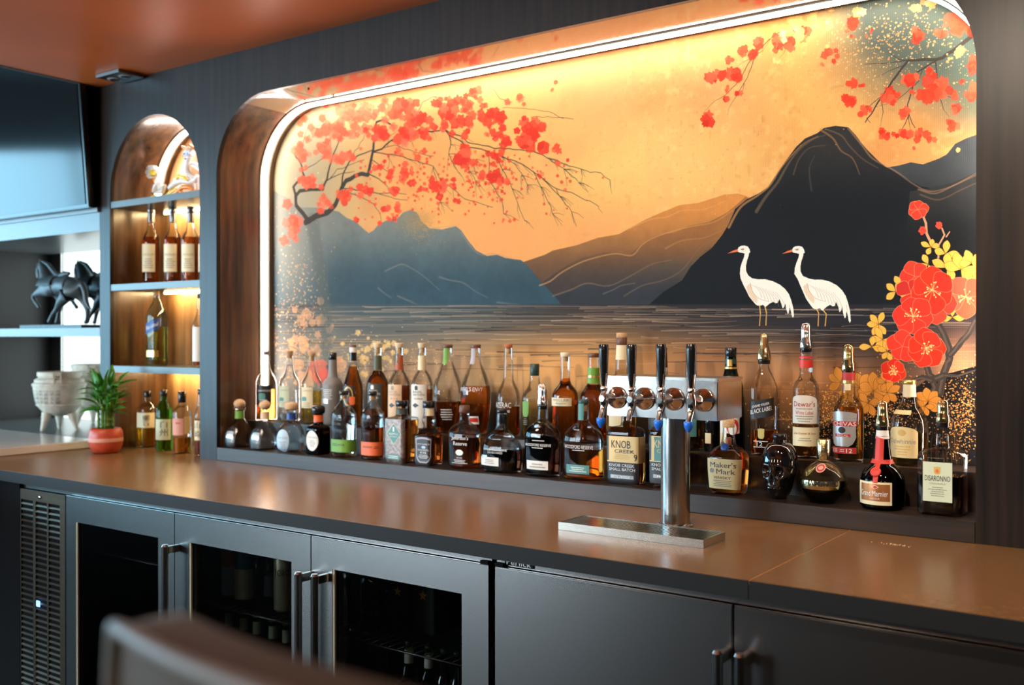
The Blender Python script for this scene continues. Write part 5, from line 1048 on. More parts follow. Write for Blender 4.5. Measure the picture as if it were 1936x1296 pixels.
b.cap(853, 886, 21, 20, 'black'); l = b.patch(714, 806, 968, 1046, 'paper_cream'); b.text('響', 744, 780, 978, 1036, 'ink', l)
b = Bottle('whisky_bottle', 'green glass whisky bottle with pale calligraphy label on the worktop in the arch', 'G', 854, [(880, 18), (905, 20), (925, 32), (948, 42), (1160, 43)], .09, ZC, group=GC).glass('g_green').liquid(990, 'l_pale')
b.cap(850, 882, 20, 19, 'black'); l = b.patch(812, 894, 1002, 1110, 'paper_palegreen'); b.text('白', 836, 872, 1010, 1046, 'ink', l); b.text('州', 832, 874, 1052, 1090, 'ink', l)
b = Bottle('whisky_bottle', 'clear whisky bottle with pink and yellow label right of the green one', 'G', 949, [(912, 21), (930, 28), (945, 42), (965, 51), (1178, 51)], .07, ZC, group=GC).glass().liquid(1095, 'l_amber')
b.cap(855, 914, 22, 21, 'black'); l = b.patch(900, 958, 998, 1086, 'paper_pink'); b.patch(960, 994, 990, 1080, 'paper_yellow', 'side_label'); b.lines(910, 950, 1015, 1030, 1, 'ink_r', l)
b = Bottle('whisky_bottle', 'whisky bottle with cream calligraphy label cut off by the right edge of the arch', 'G', 1045, [(870, 15), (935, 20), (960, 28), (990, 33), (1192, 33)], .055, ZC, group=GC).glass().liquid(1000, 'l_brown')
b.cap(843, 872, 16, 15, 'black'); l = b.patch(1014, 1048, 1008, 1112, 'paper_cream'); b.text('山', 1017, 1042, 1018, 1050, 'ink', l); b.text('崎', 1017, 1042, 1062, 1096, 'ink', l)
# ================================================================== WORKTOP
XS = atz(1515, 1049, ZC).x
wt = empty('worktop', (0, 0, 0), 0, 'long satin brown worktop with a dark front edge running under the niches', 'worktop')
for x0, x1 in ((XLW+3.4, XS-.0012), (XS+.0012, XR-.002)):
    box('slab', x0, x1, YF+.003, D-.002, ZC-.04, ZC, 'counter', wt, .001)
    box('front_edge', x0, x1, YF, YF+.0028, ZC-.0395, ZC-.0012, 'counter_edge', wt)
box('seam', XS-.0011, XS+.0011, YF+.003, -.0005, ZC-.01, ZC-.0002, 'seam', wt)
random.seed(3); bm = bmesh.new(); c = atz(1695, 1031, ZC)
for i in range(40):
    bmesh.ops.create_icosphere(bm, subdivisions=1, radius=random.uniform(.0004, .0012), matrix=Matrix.Translation((c.x+random.gauss(0, .016), c.y+random.gauss(0, .004), ZC+.0006)))
o = finish('crumbs', bm, 'paper_yellow'); tag(o, 'small scatter of dried crumbs on the right part of the worktop', 'crumbs', None, 'stuff')
# white side counter on the left
ws_ = box('side_counter', XLW+1.2, XP-.001, -2.6, -.001, ZC+.001, ZC+.034, 'white_slab', None, .003); tag(ws_, 'glossy white side counter meeting the brown worktop at the far left', 'counter')
# ================================================================== FRIDGES
YD = -.64
def zt(u, v, y=YD): return aty(u, v, y).z
ZD = zt(935, 1072); ZB = .12
def fridge(name, label, xa, xb, splits, glass, grille=None):
    r = empty(name, ((xa+xb)/2, YD, 0), 0, label, 'fridge'); cx = (xa+xb)/2; inv = Matrix.Translation((-cx, -YD, 0))
    def part(o, p=None):
        if p is None or p is r: o.data.transform(inv); o.parent = r
        return o
    B = lambda nm, a, b, c, d, e, f, m, bev=0: part(box(nm, a, b, c, d, e, f, m, None, bev))
    t = .03
    B('back_panel', xa, xb, -.05, -.02, ZB, ZC-.06, 'blackm'); B('side_panel', xa, xa+t, YD+.03, -.051, ZB, ZC-.06, 'steel_dark'); B('side_panel', xb-t, xb, YD+.03, -.051, ZB, ZC-.06, 'steel_dark')
    B('top_panel', xa+t, xb-t, YD+.03, -.051, ZC-.09, ZC-.0605, 'blackm'); B('bottom_panel', xa+t, xb-t, YD+.03, -.051, ZB, ZB+.03, 'blackm')
    B('top_rail', xa, xb, YD+.012, YD+.029, ZC-.0605, ZC-.0405, 'steel'); B('kick_plate', xa, xb, YD+.08, YD+.1, .0, ZB-.001, 'blackm')
    for i in range(len(splits)-1):
        a, b = splits[i]+.002, splits[i+1]-.002; z1 = ZD; z0 = ZB+.02
        if glass and glass[i]:
            g0, g1, gz = glass[i]; gb = z0+.08
            bm = bmesh.new()
            for q in ((a, g0, z0, z1), (g1, b, z0, z1), (g0, g1, gz, z1), (g0, g1, z0, gb)): bx(bm, q[0], q[1], YD, YD+.028, q[2], q[3])
            bmesh.ops.remove_doubles(bm, verts=bm.verts[:], dist=.0001)
            d = part(finish('door', bm, 'steel'))
            gl = part(box('glass_pane', g0, g1, YD+.008, YD+.012, gb, gz, 'g_door', None)); gl.parent = d
            ga = part(box('gasket', g0-.002, g0+.007, YD+.002, YD+.0075, gb, gz, 'led_lip', None)); ga.parent = d
        else:
            d = part(box('door', a, b, YD, YD+.028, z0, z1, 'steel', None, .002))
        part(box('highlight_strip', a+.001, b-.001, YD-.0008, YD+.004, z1+.0001, z1+.0016, 'chrome', None)).parent = d  # bright strip added to imitate the highlight along the door's top edge
        d['split'] = i
    return r, part, B
X = lambda u, v: aty(u, v, YD).x
xs = [X(38, 1000), X(124, 940), X(330, 970), X(588, 1015), X(924.5, 1070)]
gl = [(X(143, 990), X(299, 1018), zt(145, 988)), (X(357, 1028), X(551, 1060), zt(357, 1026)), (X(628, 1078), X(873, 1121), zt(628, 1077))]
fr, part, B = fridge('bar_fridge', 'stainless back bar fridge with three glass doors and a louvred panel at its left end', xs[0], xs[4], xs[1:], gl)
def handle(door_parent, u, vt, part):
    p = aty(u, vt, YD-.05); x = p.x; z1 = p.z; z0 = z1-.5; bm = bmesh.new()
    tube(bm, [(x, YD-.05, z0), (x, YD-.05, z1)], .0105, 16)
    for z in (z0+.012, z1-.012):
        bx(bm, x-.008, x+.008, YD-.045, YD-.0005, z-.011, z+.011, .002)
    tube(bm, [(x, YD-.05, z1), (x, YD-.05, z1+.006)], [.0112, .008], 16)
    h = part(finish('handle', bm, 'satin', None, True, 50)); h.parent = door_parent; return h
doors = [o for o in fr.children if o.name.startswith('door')]
doors.sort(key=lambda o: o['split'])
handle(doors[0], 312, 1034, part); handle(doors[1], 564, 1086, part); handle(doors[2], 595, 1090, part)
# louvred panel
ga, gb_ = xs[0]+.002, xs[1]-.004
pn = part(box('grille_panel', ga, gb_, YD+.006, YD+.028, ZB+.02, ZD, 'blackm', None))
fm = bmesh.new(); cols = [(X(39.5, 960), X(62.5, 960)), (X(67, 960), X(88.5, 960)), (X(91.5, 960), X(113, 960))]
zt0 = zt(40, 943.5); zb0 = zt0-.72
edges = [ga]+[c for q in cols for c in q]+[gb_]
for i in range(0, len(edges), 2): bx(fm, edges[i], edges[i+1], YD, YD+.0055, ZB+.02, ZD)
for q in cols: bx(fm, q[0], q[1], YD, YD+.0055, zt0, ZD); bx(fm, q[0], q[1], YD, YD+.0055, ZB+.02, zb0)
f = part(finish('grille_frame', fm, 'steel_grille', None)); f.parent = pn
bm = bmesh.new(); w3 = cols[0][1]-cols[0][0]; bx(bm, -w3/2, w3/2, -.0022, .0022, -.0035, .0035)
bmesh.ops.rotate(bm, verts=bm.verts[:], matrix=Matrix.Rotation(-.6, 3, 'X'))
s0 = finish('slat', bm, 'steel_grille', None); first = True
for q in cols:
    for j in range(34):
        o = s0 if first else s0.copy()
        if not first: C.objects.link(o)
        first = False; o.parent = pn; o.location = ((q[0]+q[1])/2-(xs[0]+xs[4])/2, .003, zt0-.016-j*.0208)
p = aty(76, 941, YD); o = part(lat('lock', [(.006, 0), (.0065, .003), (.004, .005)], 'chrome', None, 16, (p.x, YD, p.z), rot=(PI/2, 0, 0))); 
M['blue_led'] = emit('blue_display', (.12, .35, 1.0), 6)
p = aty(73, 1142, YD); o = part(box('blue_display', p.x-.010, p.x+.010, YD-.003, YD-.0005, p.z-.010, p.z+.010, 'blue_led', None)); o['label'] = 'small glowing blue display'
xs2 = [X(934, 1072), X(1386, 1145.5)]; wd = xs2[1]-xs2[0]; xs2.append(xs2[1]+wd); xs2.append(xs2[2]+wd)
fr2, part2, B2 = fridge('keg_cooler', 'stainless cooler with solid brushed steel doors under the beer tower', xs2[0]-.0, xs2[3], xs2, None)
doors = sorted([o for o in fr2.children if o.name.startswith('door')], key=lambda o: o['split'])
handle(doors[0], 1357, 1236, part2); handle(doors[1], 1398, 1242, part2)
pl0 = aty(955, 1056, YD+.01); pl1 = aty(1009, 1066, YD+.01)
o = part2(box('name_plate', pl0.x, pl1.x, YD+.0085, YD+.0115, ZC-.0575, ZC-.0408, 'black', None)); o.data.transform(Matrix.Identity(4))
vs_, fs_ = text_mesh('Perlick'); me = bpy.data.meshes.new('lettering'); xa, xb = pl0.x+.006, pl1.x-.006
me.from_pydata([(xa+(xb-xa)*a, YD+.0078, ZC-.0555+b*.0135) for a, b in vs_], [], fs_); me.materials.append(M['ink_w']); lt = bpy.data.objects.new('lettering', me); C.objects.link(lt); part2(lt); lt.parent = o
for u in (915, 943): 
    p = aty(u, 1066, YD); (part if u < 930 else part2)(box('hinge', p.x-.012, p.x+.012, YD+.0, YD+.0115, ZD+.001, ZD+.010, 'blackm', None))
bc = empty('dark_void_panels', (xs[0]-.9, -.3, 0), 0, 'added black panels standing in for the dark void left of the louvred fridge', 'shade panel')  # black boards stand in for the unlit gap under the worktop
for nm, q in (('front_panel', (-.9, .897, -.34, -.32, .1, ZC-.041)), ('side_panel', (.875, .897, -.319, .27, 0, ZC-.041)), ('kick_plate', (-.9, .874, -.25, -.23, 0, .099))): box(nm, *q, 'blackm', bc)
# contents seen through the glass
def rack(x0, x1, z, nm):
    r = empty('wire_rack', ((x0+x1)/2, -.35, z), 0, nm, 'rack', 'wire racks inside the glass door fridge')
    bm = bmesh.new(); L = (x1-x0)/2
    for i in range(18): q = -L+2*L*i/17; tube(bm, [(q, -.22, 0), (q, .24, 0)], .0018, 6)
    for yy in (-.22, .24): tube(bm, [(-L, yy, 0), (L, yy, 0)], .003, 6)
    finish('wire_grid', bm, 'steel_dark', r, True); return r
x2a, x2b = xs[2]+.03, xs[3]-.03; x3a, x3b = xs[3]+.03, xs[4]-.05; x1a, x1b = xs[1]+.03, xs[2]-.03
zr1 = aty(500, 1152, -.50).z; zr2 = zr1-.29
rack(x1a, x1b, zr1+.09, 'empty wire rack behind the leftmost glass door'); rack(x2a, x2b, zr1, 'wire rack under the cans behind the middle glass door'); rack(x3a, x3b, zr2+.05, 'lower wire rack behind the right glass door'); rack(x2a, x2b, zr2, 'lower wire rack behind the middle glass door'); rack(x3a, x3b, zr1-.0, 'upper wire rack behind the right glass door')
def beer(u, y, z, h, r, label, gm, capm, labm=None, txt=None, inkm='ink', group=None, name='beer_bottle', neckm=None, lq=None):
    x = aty(u, 1150, y).x; rt = empty(name, (x, y, z+.003), 0, label, 'bottle', group)
    prof = [(r*.9, 0), (r, .004), (r, h*.56), (r*.86, h*.64), (r*.46, h*.76), (r*.40, h*.95)]
    lat('glass_body', prof, gm, rt, 24); lat('crown_cap', [(r*.47, h*.95+.001), (r*.47, h-.002), (r*.38, h)], capm, rt, 16)
    if lq: lat('liquid', [(r*.86, .006), (r*.92, .01), (r*.92, h*.5)], lq, rt, 20)
    if labm: lat('label', [(r+.0006, h*.14), (r+.0006, h*.46)], labm, rt, 24)
    if neckm: lat('neck_label', [(r*.50, h*.74), (r*.47, h*.90)], neckm, rt, 20)
    if txt:
        vs_, fs_ = text_mesh(txt); me = bpy.data.meshes.new('lettering'); A_ = .62
        me.from_pydata([((r+.0012)*math.sin((a-.5)*2*A_+.6), -(r+.0012)*math.cos((a-.5)*2*A_+.6), h*.25+b*h*.11) for a, b in vs_], [], fs_); me.materials.append(M[inkm]); lo = bpy.data.objects.new('lettering', me); C.objects.link(lo); lo.parent = rt
    return rt
def can(u, y, z, h, r, label, m1, m2, txt=None, group=None):
    x = aty(u, 1150, y).x; rt = empty('drink_can', (x, y, z+.003), 0, label, 'can', group)
    lat('can_body', [(r*.8, 0), (r, .006), (r, h-.012), (r*.86, h-.003), (r*.86, h), (r*.8, h-.004)], m1, rt, 28)
    lat('printed_band', [(r+.0004, h*.05), (r+.0004, h*.62)], m2, rt, 28)
    if txt:
        vs_, fs_ = text_mesh(txt); me = bpy.data.meshes.new('lettering'); A_ = .75
        me.from_pydata([((r+.0012)*math.sin((a-.5)*2*A_+.5), -(r+.0012)*math.cos((a-.5)*2*A_+.5), h*.66+b*h*.12) for a, b in vs_], [], fs_); me.materials.append(M['ink']); lo = bpy.data.objects.new('lettering', me); C.objects.link(lo); lo.parent = rt
GF1 = 'cans and bottles on the upper rack of the middle fridge door'
M['teal_can'] = mat('teal_can', (.03, .16, .22), .35, .5); M['cream_can'] = mat('cream_can', (.75, .68, .42), .35, .4)
can(437, -.46, zr1, .16, .031, 'tall teal can with orange top band, leftmost behind the middle fridge door', 'paper_orange', 'paper_paleblue', None, GF1)
can(464, -.47, zr1, .168, .034, 'wide teal can with orange sun print beside the leftmost can', 'teal_can', 'paper_palegreen', None, GF1)
beer(493, -.46, zr1, .20, .026, 'clear glass bottle between the teal cans and the gold can', 'g_clear', 'silver', None, None, group=GF1, name='soda_bottle')
beer(515, -.45, zr1, .20, .026, 'clear glass bottle touching the gold can in the fridge', 'g_clear', 'silver', 'paper_grey', None, group=GF1, name='soda_bottle')
can(539, -.48, zr1, .17, .034, 'tall pale gold beer can with black lettering beside the door handle', 'cream_can', 'cream_can', 'TORO', GF1)
GF2 = 'bottles on the lower rack of the middle fridge door'
for i, (u, nm) in enumerate(((433, 'leftmost'), (461, 'second'), (486, 'third'), (516, 'fourth'), (542, 'rightmost'))):
    beer(u, -.46-.004*i, zr2, .255, .0275, '%s of the brown bottles with pale neck labels on the lower fridge rack' % nm, 'g_beer', 'gold', None, None, group=GF2, neckm='paper_palegreen')
GF3 = 'bottles behind the right fridge glass door'
beer(666, -.44, zr1, .235, .036, 'dark sparkling wine bottle with gold foil neck, left of the pair in the fridge', 'g_black', 'goldp', None, None, group=GF3, name='wine_bottle', neckm='goldp')
beer(704, -.46, zr1, .235, .036, 'dark sparkling wine bottle with gold foil neck, right of the pair in the fridge', 'g_black', 'goldp', None, None, group=GF3, name='wine_bottle', neckm='goldp')
M['dk_box'] = mat('dark_carton', (.02, .024, .022), .5)
for i, (u, v) in enumerate(((752, 1121), (800, 1129))):
    x = aty(u, v, -.42).x; zz = aty(u, v, -.42).z
    rt = empty('beer_carton', (x, -.34, zr1+.003), 0, ('left' if not i else 'right')+' dark beer carton with a gold star in the right glass door', 'carton', 'starred beer cartons')
    box('carton', -.040, .040, -.08, .08, 0, max(.1, zz-zr1+.05), 'dk_box', rt, .002)
    bm = bmesh.new(); st = [((.016 if k % 2 == 0 else .0065)*math.sin(PI*k/5), (.016 if k % 2 == 0 else .0065)*math.cos(PI*k/5)+zz-zr1) for k in range(10)]; prism(bm, st, -.0815, -.0805); finish('star', bm, 'ink_gold', rt)
zr3 = zr2+.05
for u, nm, gm, lb, tx, nk in ((668, 'bottle with gold neck foil, leftmost on the lower rack of the right fridge door', 'g_beer', None, None, 'goldp'), (693, 'brown bottle with gold neck foil beside the leftmost on the lower rack', 'g_beer', None, None, 'goldp'), (728, 'plain dark bottle on the lower rack between gold-necked and green bottles', 'g_black', None, None, None), (773, 'green beer bottle with white neck label, left of the pair', 'g_green', 'paper_white', 'PREMIUM', 'paper_white'), (811, 'green beer bottle with white neck label, right of the pair', 'g_green', 'paper_white', 'PREMIUM', 'paper_white'), (840, 'dark blue bottle with white lettering in the right fridge door', 'g_black', 'paper_black', 'BUD LIGHT', None), (866, 'dark bottle nearest the right frame of the fridge window', 'g_black', 'paper_black', None, None)):
    beer(u, -.49, zr3, .24, .0265, nm, gm, 'goldp' if nk == 'goldp' else 'dkgreen', lb, tx, 'ink_w' if lb == 'paper_black' else 'ink', GF3, neckm=nk, lq='l_green' if gm == 'g_green' else None)
# ================================================================== BEER TOWER
tw = atz(1273, 995, ZC); tx0 = tw.x; ty0 = -.205
root = empty('beer_tower', (tx0, ty0, ZC), 0, 'stainless t-shaped beer tap tower with four black handled taps on the worktop', 'beer tower')
zb_ = aty(1357, 798, ty0-.087).z; zt_ = aty(1357, 722, ty0-.087).z
xl = aty(1143, 750, ty0-.087).x-tx0; xr = aty(1357, 750, ty0-.087).x-tx0; yf = -.075
xl = aty(1147, 750, ty0+yf).x-tx0; xr = aty(1357, 750, ty0+yf).x-tx0
zb_ = aty(1357, 797, ty0+yf).z-ZC; zt_ = aty(1357, 722, ty0+yf).z-ZC
lat('column', [(.038, .008), (.038, zb_-.0005)], 'satin', root, 48); lat('base_flange', [(.047, 0), (.047, .004), (.040, .0078)], 'satin', root, 40)
box('tap_head', xl, xr, yf, -yf, zb_, zt_, 'satin', root, .002)
box('head_lid', xl-.002, xr+.002, yf-.002, -yf+.002, zt_+.0005, zt_+.008, 'tray', root, .001)
for k in range(3):
    a = 2.0+k*2.1; lat('bolt', [(.004, .0045), (.004, .007), (.002, .008)], 'chrome', root, 10, (math.cos(a)*.043, math.sin(a)*.043, 0))
for i, (u, v, cap_) in enumerate(((1167, 752, 1), (1219, 754, 0), (1274, 755, 1), (1330, 757, 1))):
    p = aty(u, v, ty0+yf); x = p.x-tx0; z = p.z-ZC
    t = lat('tap', [(.029, 0), (.029, .004), (.0245, .007), (.0235, .011), (.018, .0145), (.017, .018), (.0125, .022), (.0105, .030), (.0095, .052)], 'chrome', root, 36, rot=(PI/2, 0, 0)); t.location = (x, yf-.0003, z)
    def sub(o): o.parent = t; return o
    by = -.068
    bm = bmesh.new(); tube(bm, [(0, by, .020), (0, by, .012), (0, by, 0), (0, by, -.014), (0, by-.002, -.022), (0, by-.007, -.032), (0, by-.013, -.042), (0, by-.016, -.052)], [.007, .010, .0125, .0115, .0085, .0078, .0072, .0068], 18)
    tube(bm, [(0, by-.013, .001), (0, by+.02, .001)], [.008, .0095], 16)
    finish('faucet', bm, 'chrome', t, True, 50)
    lat('lever_collar', [(.0075, .020), (.0095, .024), (.0095, .030), (.006, .033), (.008, .040), (.0105, .062), (.0112, .066)], 'chrome', t, 24, (0, by, 0))
    o = tub('handle', [(0, by, .0662), (0, by-.001, .09), (0, by-.002, .125), (0, by-.002, .139), (0, by-.002, .1412)], [.0098, .0112, .0128, .0125, .010], 'black', t, 24)
    if cap_: lat('spout_cap', [(.003, -.074), (.007, -.068), (.0105, -.060), (.0112, -.051), (.0095, -.048)], 'blue', t, 8, (0, by-.016, 0), n=3, rot=None)
# drip tray
f0 = atz(1052, 1003, ZC); f1 = atz(1333, 1037, ZC); y0 = (f0.y+f1.y)/2; y1 = y0+.123
r = empty('drip_tray', ((f0.x+f1.x)/2, (y0+y1)/2, ZC), 0, 'rectangular stainless drip tray with slotted grid in front of the tap column', 'drip tray'); hx = (f1.x-f0.x)/2; hy = (y1-y0)/2
bm = bmesh.new(); h_ = .020
for q in ((-hx, hx, -hy, -hy+.003), (-hx, hx, hy-.003, hy), (-hx, -hx+.003, -hy+.003, hy-.003), (hx-.003, hx, -hy+.003, hy-.003)): bx(bm, q[0], q[1], q[2], q[3], .0004, h_)
bx(bm, -hx+.003, hx-.003, -hy+.003, hy-.003, .0005, .004); finish('tray_body', bm, 'tray', r)
s0 = None
for i in range(44):
    if s0 is None: bm = bmesh.new(); bx(bm, -.0027, .0027, -hy+.006, hy-.006, -.001, .001); s0 = finish('slat', bm, 'tray', r); o = s0
    else: o = s0.copy(); C.objects.link(o)
    o.location = (-hx+.008+(2*hx-.016)*i/43, 0, h_-.002)
for yy in (-hy+.0045, hy-.0045, 0): box('cross_bar', -hx+.0035, hx-.0035, yy-.0015, yy+.0015, h_-.006, h_-.0035, 'tray', r)
# ================================================================== LEFT SHELVING, TV, STATUES
XL = XP-1.46; zh0 = aty(188, 435.5, 0).z; zh1 = aty(188, 393, 0).z; zs1 = aty(150, 620.5, 0).z; zs0 = aty(150, 636.5, 0).z; DB = .60
M['unit'] = mat('grey_lacquer', (.15, .17, .175), .28); M['unit_in'] = mat('dark_laminate', (.012, .011, .010), .35)
su = empty('shelving_unit', (XP-.7, .2, 0), 0, 'built-in shelving unit with horse statues above and stone vessels below, left of the wood panel', 'shelves')
def SU(nm, *a, **k):
    o = box(nm, *a, **k); o.data.transform(Matrix.Translation((-(XP-.7), -.2, 0))); o.parent = su; return o
SU('header', XL, XP-.001, 0, .03, zh0, zh1-.02, 'unit'); SU('header_cap', XL, XP-.001, -.012, .03, zh1-.0195, zh1, 'unit')
SU('cell_top', XL, XP-.001, .031, DB-.001, zh0, zh0+.02, 'unit'); SU('shelf', XL, XP-.001, 0, DB-.001, zs0, zs1, 'unit')
SU('base_board', XL, XP-.001, .001, DB-.001, ZC+.0005, ZC+.034, 'unit'); SU('side_panel', XL-.02, XL-.0005, 0, DB, ZC+.0005, zh1-.02, 'unit_in')
xw = aty(115, 540, DB).x
SU('back_panel', XL-.5, xw-.0005, DB, DB+.02, ZC, zh1, 'unit_in'); SU('back_panel', XL-1.8, XL-.5, .0, .02, ZC, zh1, 'unit_in')
wr = empty('window_3'); wr['kind'] = 'structure'; M['sky2'] = emit('bright_frosted_window', (.86, 1.0, 1.0), 2.0)
zt9 = aty(150, 466, DB).z
box('pane', xw, XP-.001, DB+.002, DB+.01, ZC+.035, zt9, 'sky2', wr); box('window_frame', xw, XP-.001, DB-.0, DB+.012, zt9+.0005, zh1, 'unit_in', wr)
box('mullion', xw+.02, xw+.026, DB-.004, DB+.0015, ZC+.035, zs0-.001, 'unit', wr); box('mullion', xw+.02, xw+.026, DB-.004, DB+.0015, zs1+.001, zh0-.001, 'unit', wr)
structure(box('wall_left_2', XL-1.8, XP-.0005, .031, .06, zh1+.0005, ZHI-.001, 'blackm'))
# tv
tr = aty(168, 392, -.05); xr_ = tr.x; zb9 = tr.z
tv = empty('television', (xr_-.72, -.05, zb9), 0, 'large wall-mounted flat television tilted down, its dark screen reflecting blue daylight', 'television'); tv.rotation_euler = (math.radians(4.5), 0, 0)
box('bezel', -.72, .72, 0, .03, 0, .83, 'black', tv, .003); box('screen', -.708, .700, -.0035, -.0005, .016, .818, 'tvglass', tv)
box('wall_bracket', -.2, .2, .031, .06, .2, .6, 'blackm', tv)
# twin spotlight plate on the soffit
pa = atz(198, 148, ZCEIL-.012); pb = atz(232, 139, ZCEIL-.012); pc = atz(266, 153, ZCEIL-.012)
r = empty('twin_spotlight', (pa.x*.5+pb.x*.5, -.07, ZCEIL), 0, 'flat grey twin spotlight plate fixed to the ceiling above the arched niche', 'light fitting')
w2 = .085; box('plate', -w2, w2, -.062, .062, -.014, -.001, 'steel_dark', r, .002)
for sx in (-.04, .04): lat('lamp_ring', [(.026, -.0175), (.030, -.0145)], 'silver', r, 24, (sx, 0, 0)); lat('lamp_lens', [(.019, -.0195), (.021, -.018)], 'black', r, 24, (sx, 0, 0))
# horses
M['stone'] = noisy(mat('grey_bronze', (.055, .07, .075), .42), (1, 1, 1), .25, 40, 4, .05, .001)
M['stone2'] = noisy(mat('silhouette_bronze', (.010, .013, .014), .4), (1, 1, 1), .25, 40, 4, .05, .001)  # darkened copy of the grey bronze, painting in the backlit silhouette
def horse(dxc, y, m, label):
    KN = 4.61
    def Q(xc, yc, dy=0): p = aty((xc+dxc)/KN, 380+yc/KN, y); return (p.x, y+dy, p.z)
    mpp = tm(100, 500, y)/KN
    c = Q(520, 1060); zb0_ = zs1+.0006; dz = zb0_+.019-Q(520, 1062)[2]
    root = empty('horse_statue', (c[0], y, zb0_), 0, label, 'statue', 'horse statues on the shelf')
    def L(p): return (p[0]-c[0], p[1]-y, p[2]+dz-zb0_)
    P_ = [(560, 725, 0, 84), (620, 725, 0, 92), (668, 745, 0, 82), (500, 720, 0, 84), (440, 722, 0, 82), (410, 670, 0, 66), (398, 610, 0, 52), (378, 560, 0, 42), (352, 535, 0, 34), (336, 575, 0, 30), (334, 620, 0, 23), (338, 662, 0, 20),
          (390, 775, -40, 44), (345, 802, -42, 27), (326, 815, -42, 22), (345, 860, -42, 17), (372, 896, -42, 17), (386, 918, -42, 22),
          (478, 800, 40, 44), (486, 870, 40, 30), (480, 930, 40, 23), (466, 990, 40, 17), (458, 1030, 40, 18), (450, 1050, 40, 24),
          (628, 800, -44, 62), (578, 860, -46, 42), (545, 915, -46, 27), (500, 975, -46, 17), (478, 1020, -46, 18), (468, 1048, -46, 24),
          (678, 805, 44, 60), (700, 875, 46, 34), (722, 935, 46, 26), (716, 995, 46, 17), (708, 1030, 46, 18), (698, 1050, 46, 24),
          (712, 700, 0, 26), (742, 770, 0, 28), (748, 850, 0, 24), (772, 905, 0, 17), (792, 925, 0, 8), (356, 512, -12, 9), (362, 488, -12, 3), (340, 514, 12, 9), (330, 492, 12, 3)]
    E_ = [(0, 1), (1, 2), (0, 3), (3, 4), (4, 5), (5, 6), (6, 7), (7, 8), (8, 9), (9, 10), (10, 11), (4, 12), (12, 13), (13, 14), (14, 15), (15, 16), (16, 17), (4, 18), (18, 19), (19, 20), (20, 21), (21, 22), (22, 23), (2, 24), (24, 25), (25, 26), (26, 27), (27, 28), (28, 29), (2, 30), (30, 31), (31, 32), (32, 33), (33, 34), (34, 35), (2, 36), (36, 37), (37, 38), (38, 39), (39, 40), (8, 41), (41, 42), (8, 43), (43, 44)]
    skin_mesh('horse_body', [L(Q(a, b_, dy*mpp)) for a, b_, dy, r_ in P_], E_, [((r_*1.12 if r_ > 40 else r_*.92)*mpp, (r_*1.12 if r_ > 40 else r_*.92)*mpp) for *_, r_ in P_], m, root)
    bm = bmesh.new(); nn = 12
    for side in (-1,):
        a0 = L(Q(410, 640)); a1 = L(Q(525, 640)); R_ = []
        for k in range(nn+1):
            t = -.78+1.56*k/nn; yy = math.sin(t*PI*.62)*92*mpp*1.08; zz = L(Q(460, 730))[2]+math.cos(t*PI*.62)*92*mpp*1.05
            R_.append([bm.verts.new((x, yy*f, zz+(f-1)*.01)) for x in (a0[0], a1[0]) for f in (1.0, 1.05)])
        for r0, r1 in zip(R_, R_[1:]):
            for p_, q_ in ((0, 1), (1, 3), (3, 2), (2, 0)): bm.faces.new((r0[p_], r0[q_], r1[q_], r1[p_]))
        bm.faces.new([R_[0][k] for k in (0, 1, 3, 2)]); bm.faces.new([R_[-1][k] for k in (2, 3, 1, 0)])
    finish('saddle_cloth', bm, m, root, True, 40)
    tub('saddle', [L(Q(486, 598)), L(Q(500, 628)), L(Q(530, 642)), L(Q(565, 622)), L(Q(604, 612))], [10*mpp, 26*mpp, 30*mpp, 30*mpp, 14*mpp], m, root, 12)
    tub('girth', [L(Q(520, 640)), L(Q(514, 700, -100*mpp)), L(Q(516, 780, -70*mpp))], 5*mpp, m, root, 6)
    tub('mane', [L(Q(366, 506)), L(Q(420, 535)), L(Q(455, 580)), L(Q(490, 630))], [10*mpp, 18*mpp, 18*mpp, 10*mpp], m, root)
    tub('bridle', [L(Q(356, 530, -34*mpp)), L(Q(352, 600, -30*mpp)), L(Q(345, 690, 0)), L(Q(352, 600, 30*mpp))], 4*mpp, m, root, 6)
    x0 = L(Q(262, 1080))[0]; x1 = L(Q(800 if dxc else 800, 1080))[0]; box('plinth', x0, x1, -.055, .055, 0, .0185, 'unit_in' if dxc else 'stone', root, .001)
horse(0, .17, 'stone', 'nearer grey bronze horse statue with one front leg raised, on the upper left shelf')
horse(330, .36, 'stone2', 'farther horse statue, coloured dark as a silhouette against the bright window')
M['ink_c'] = mat('carved_shadow', (.10, .09, .07), .8); M['clay'] = noisy(mat('carved_stone', (.66, .61, .50), .7), (1, 1, 1), .18, 30, 5, .25, .002)
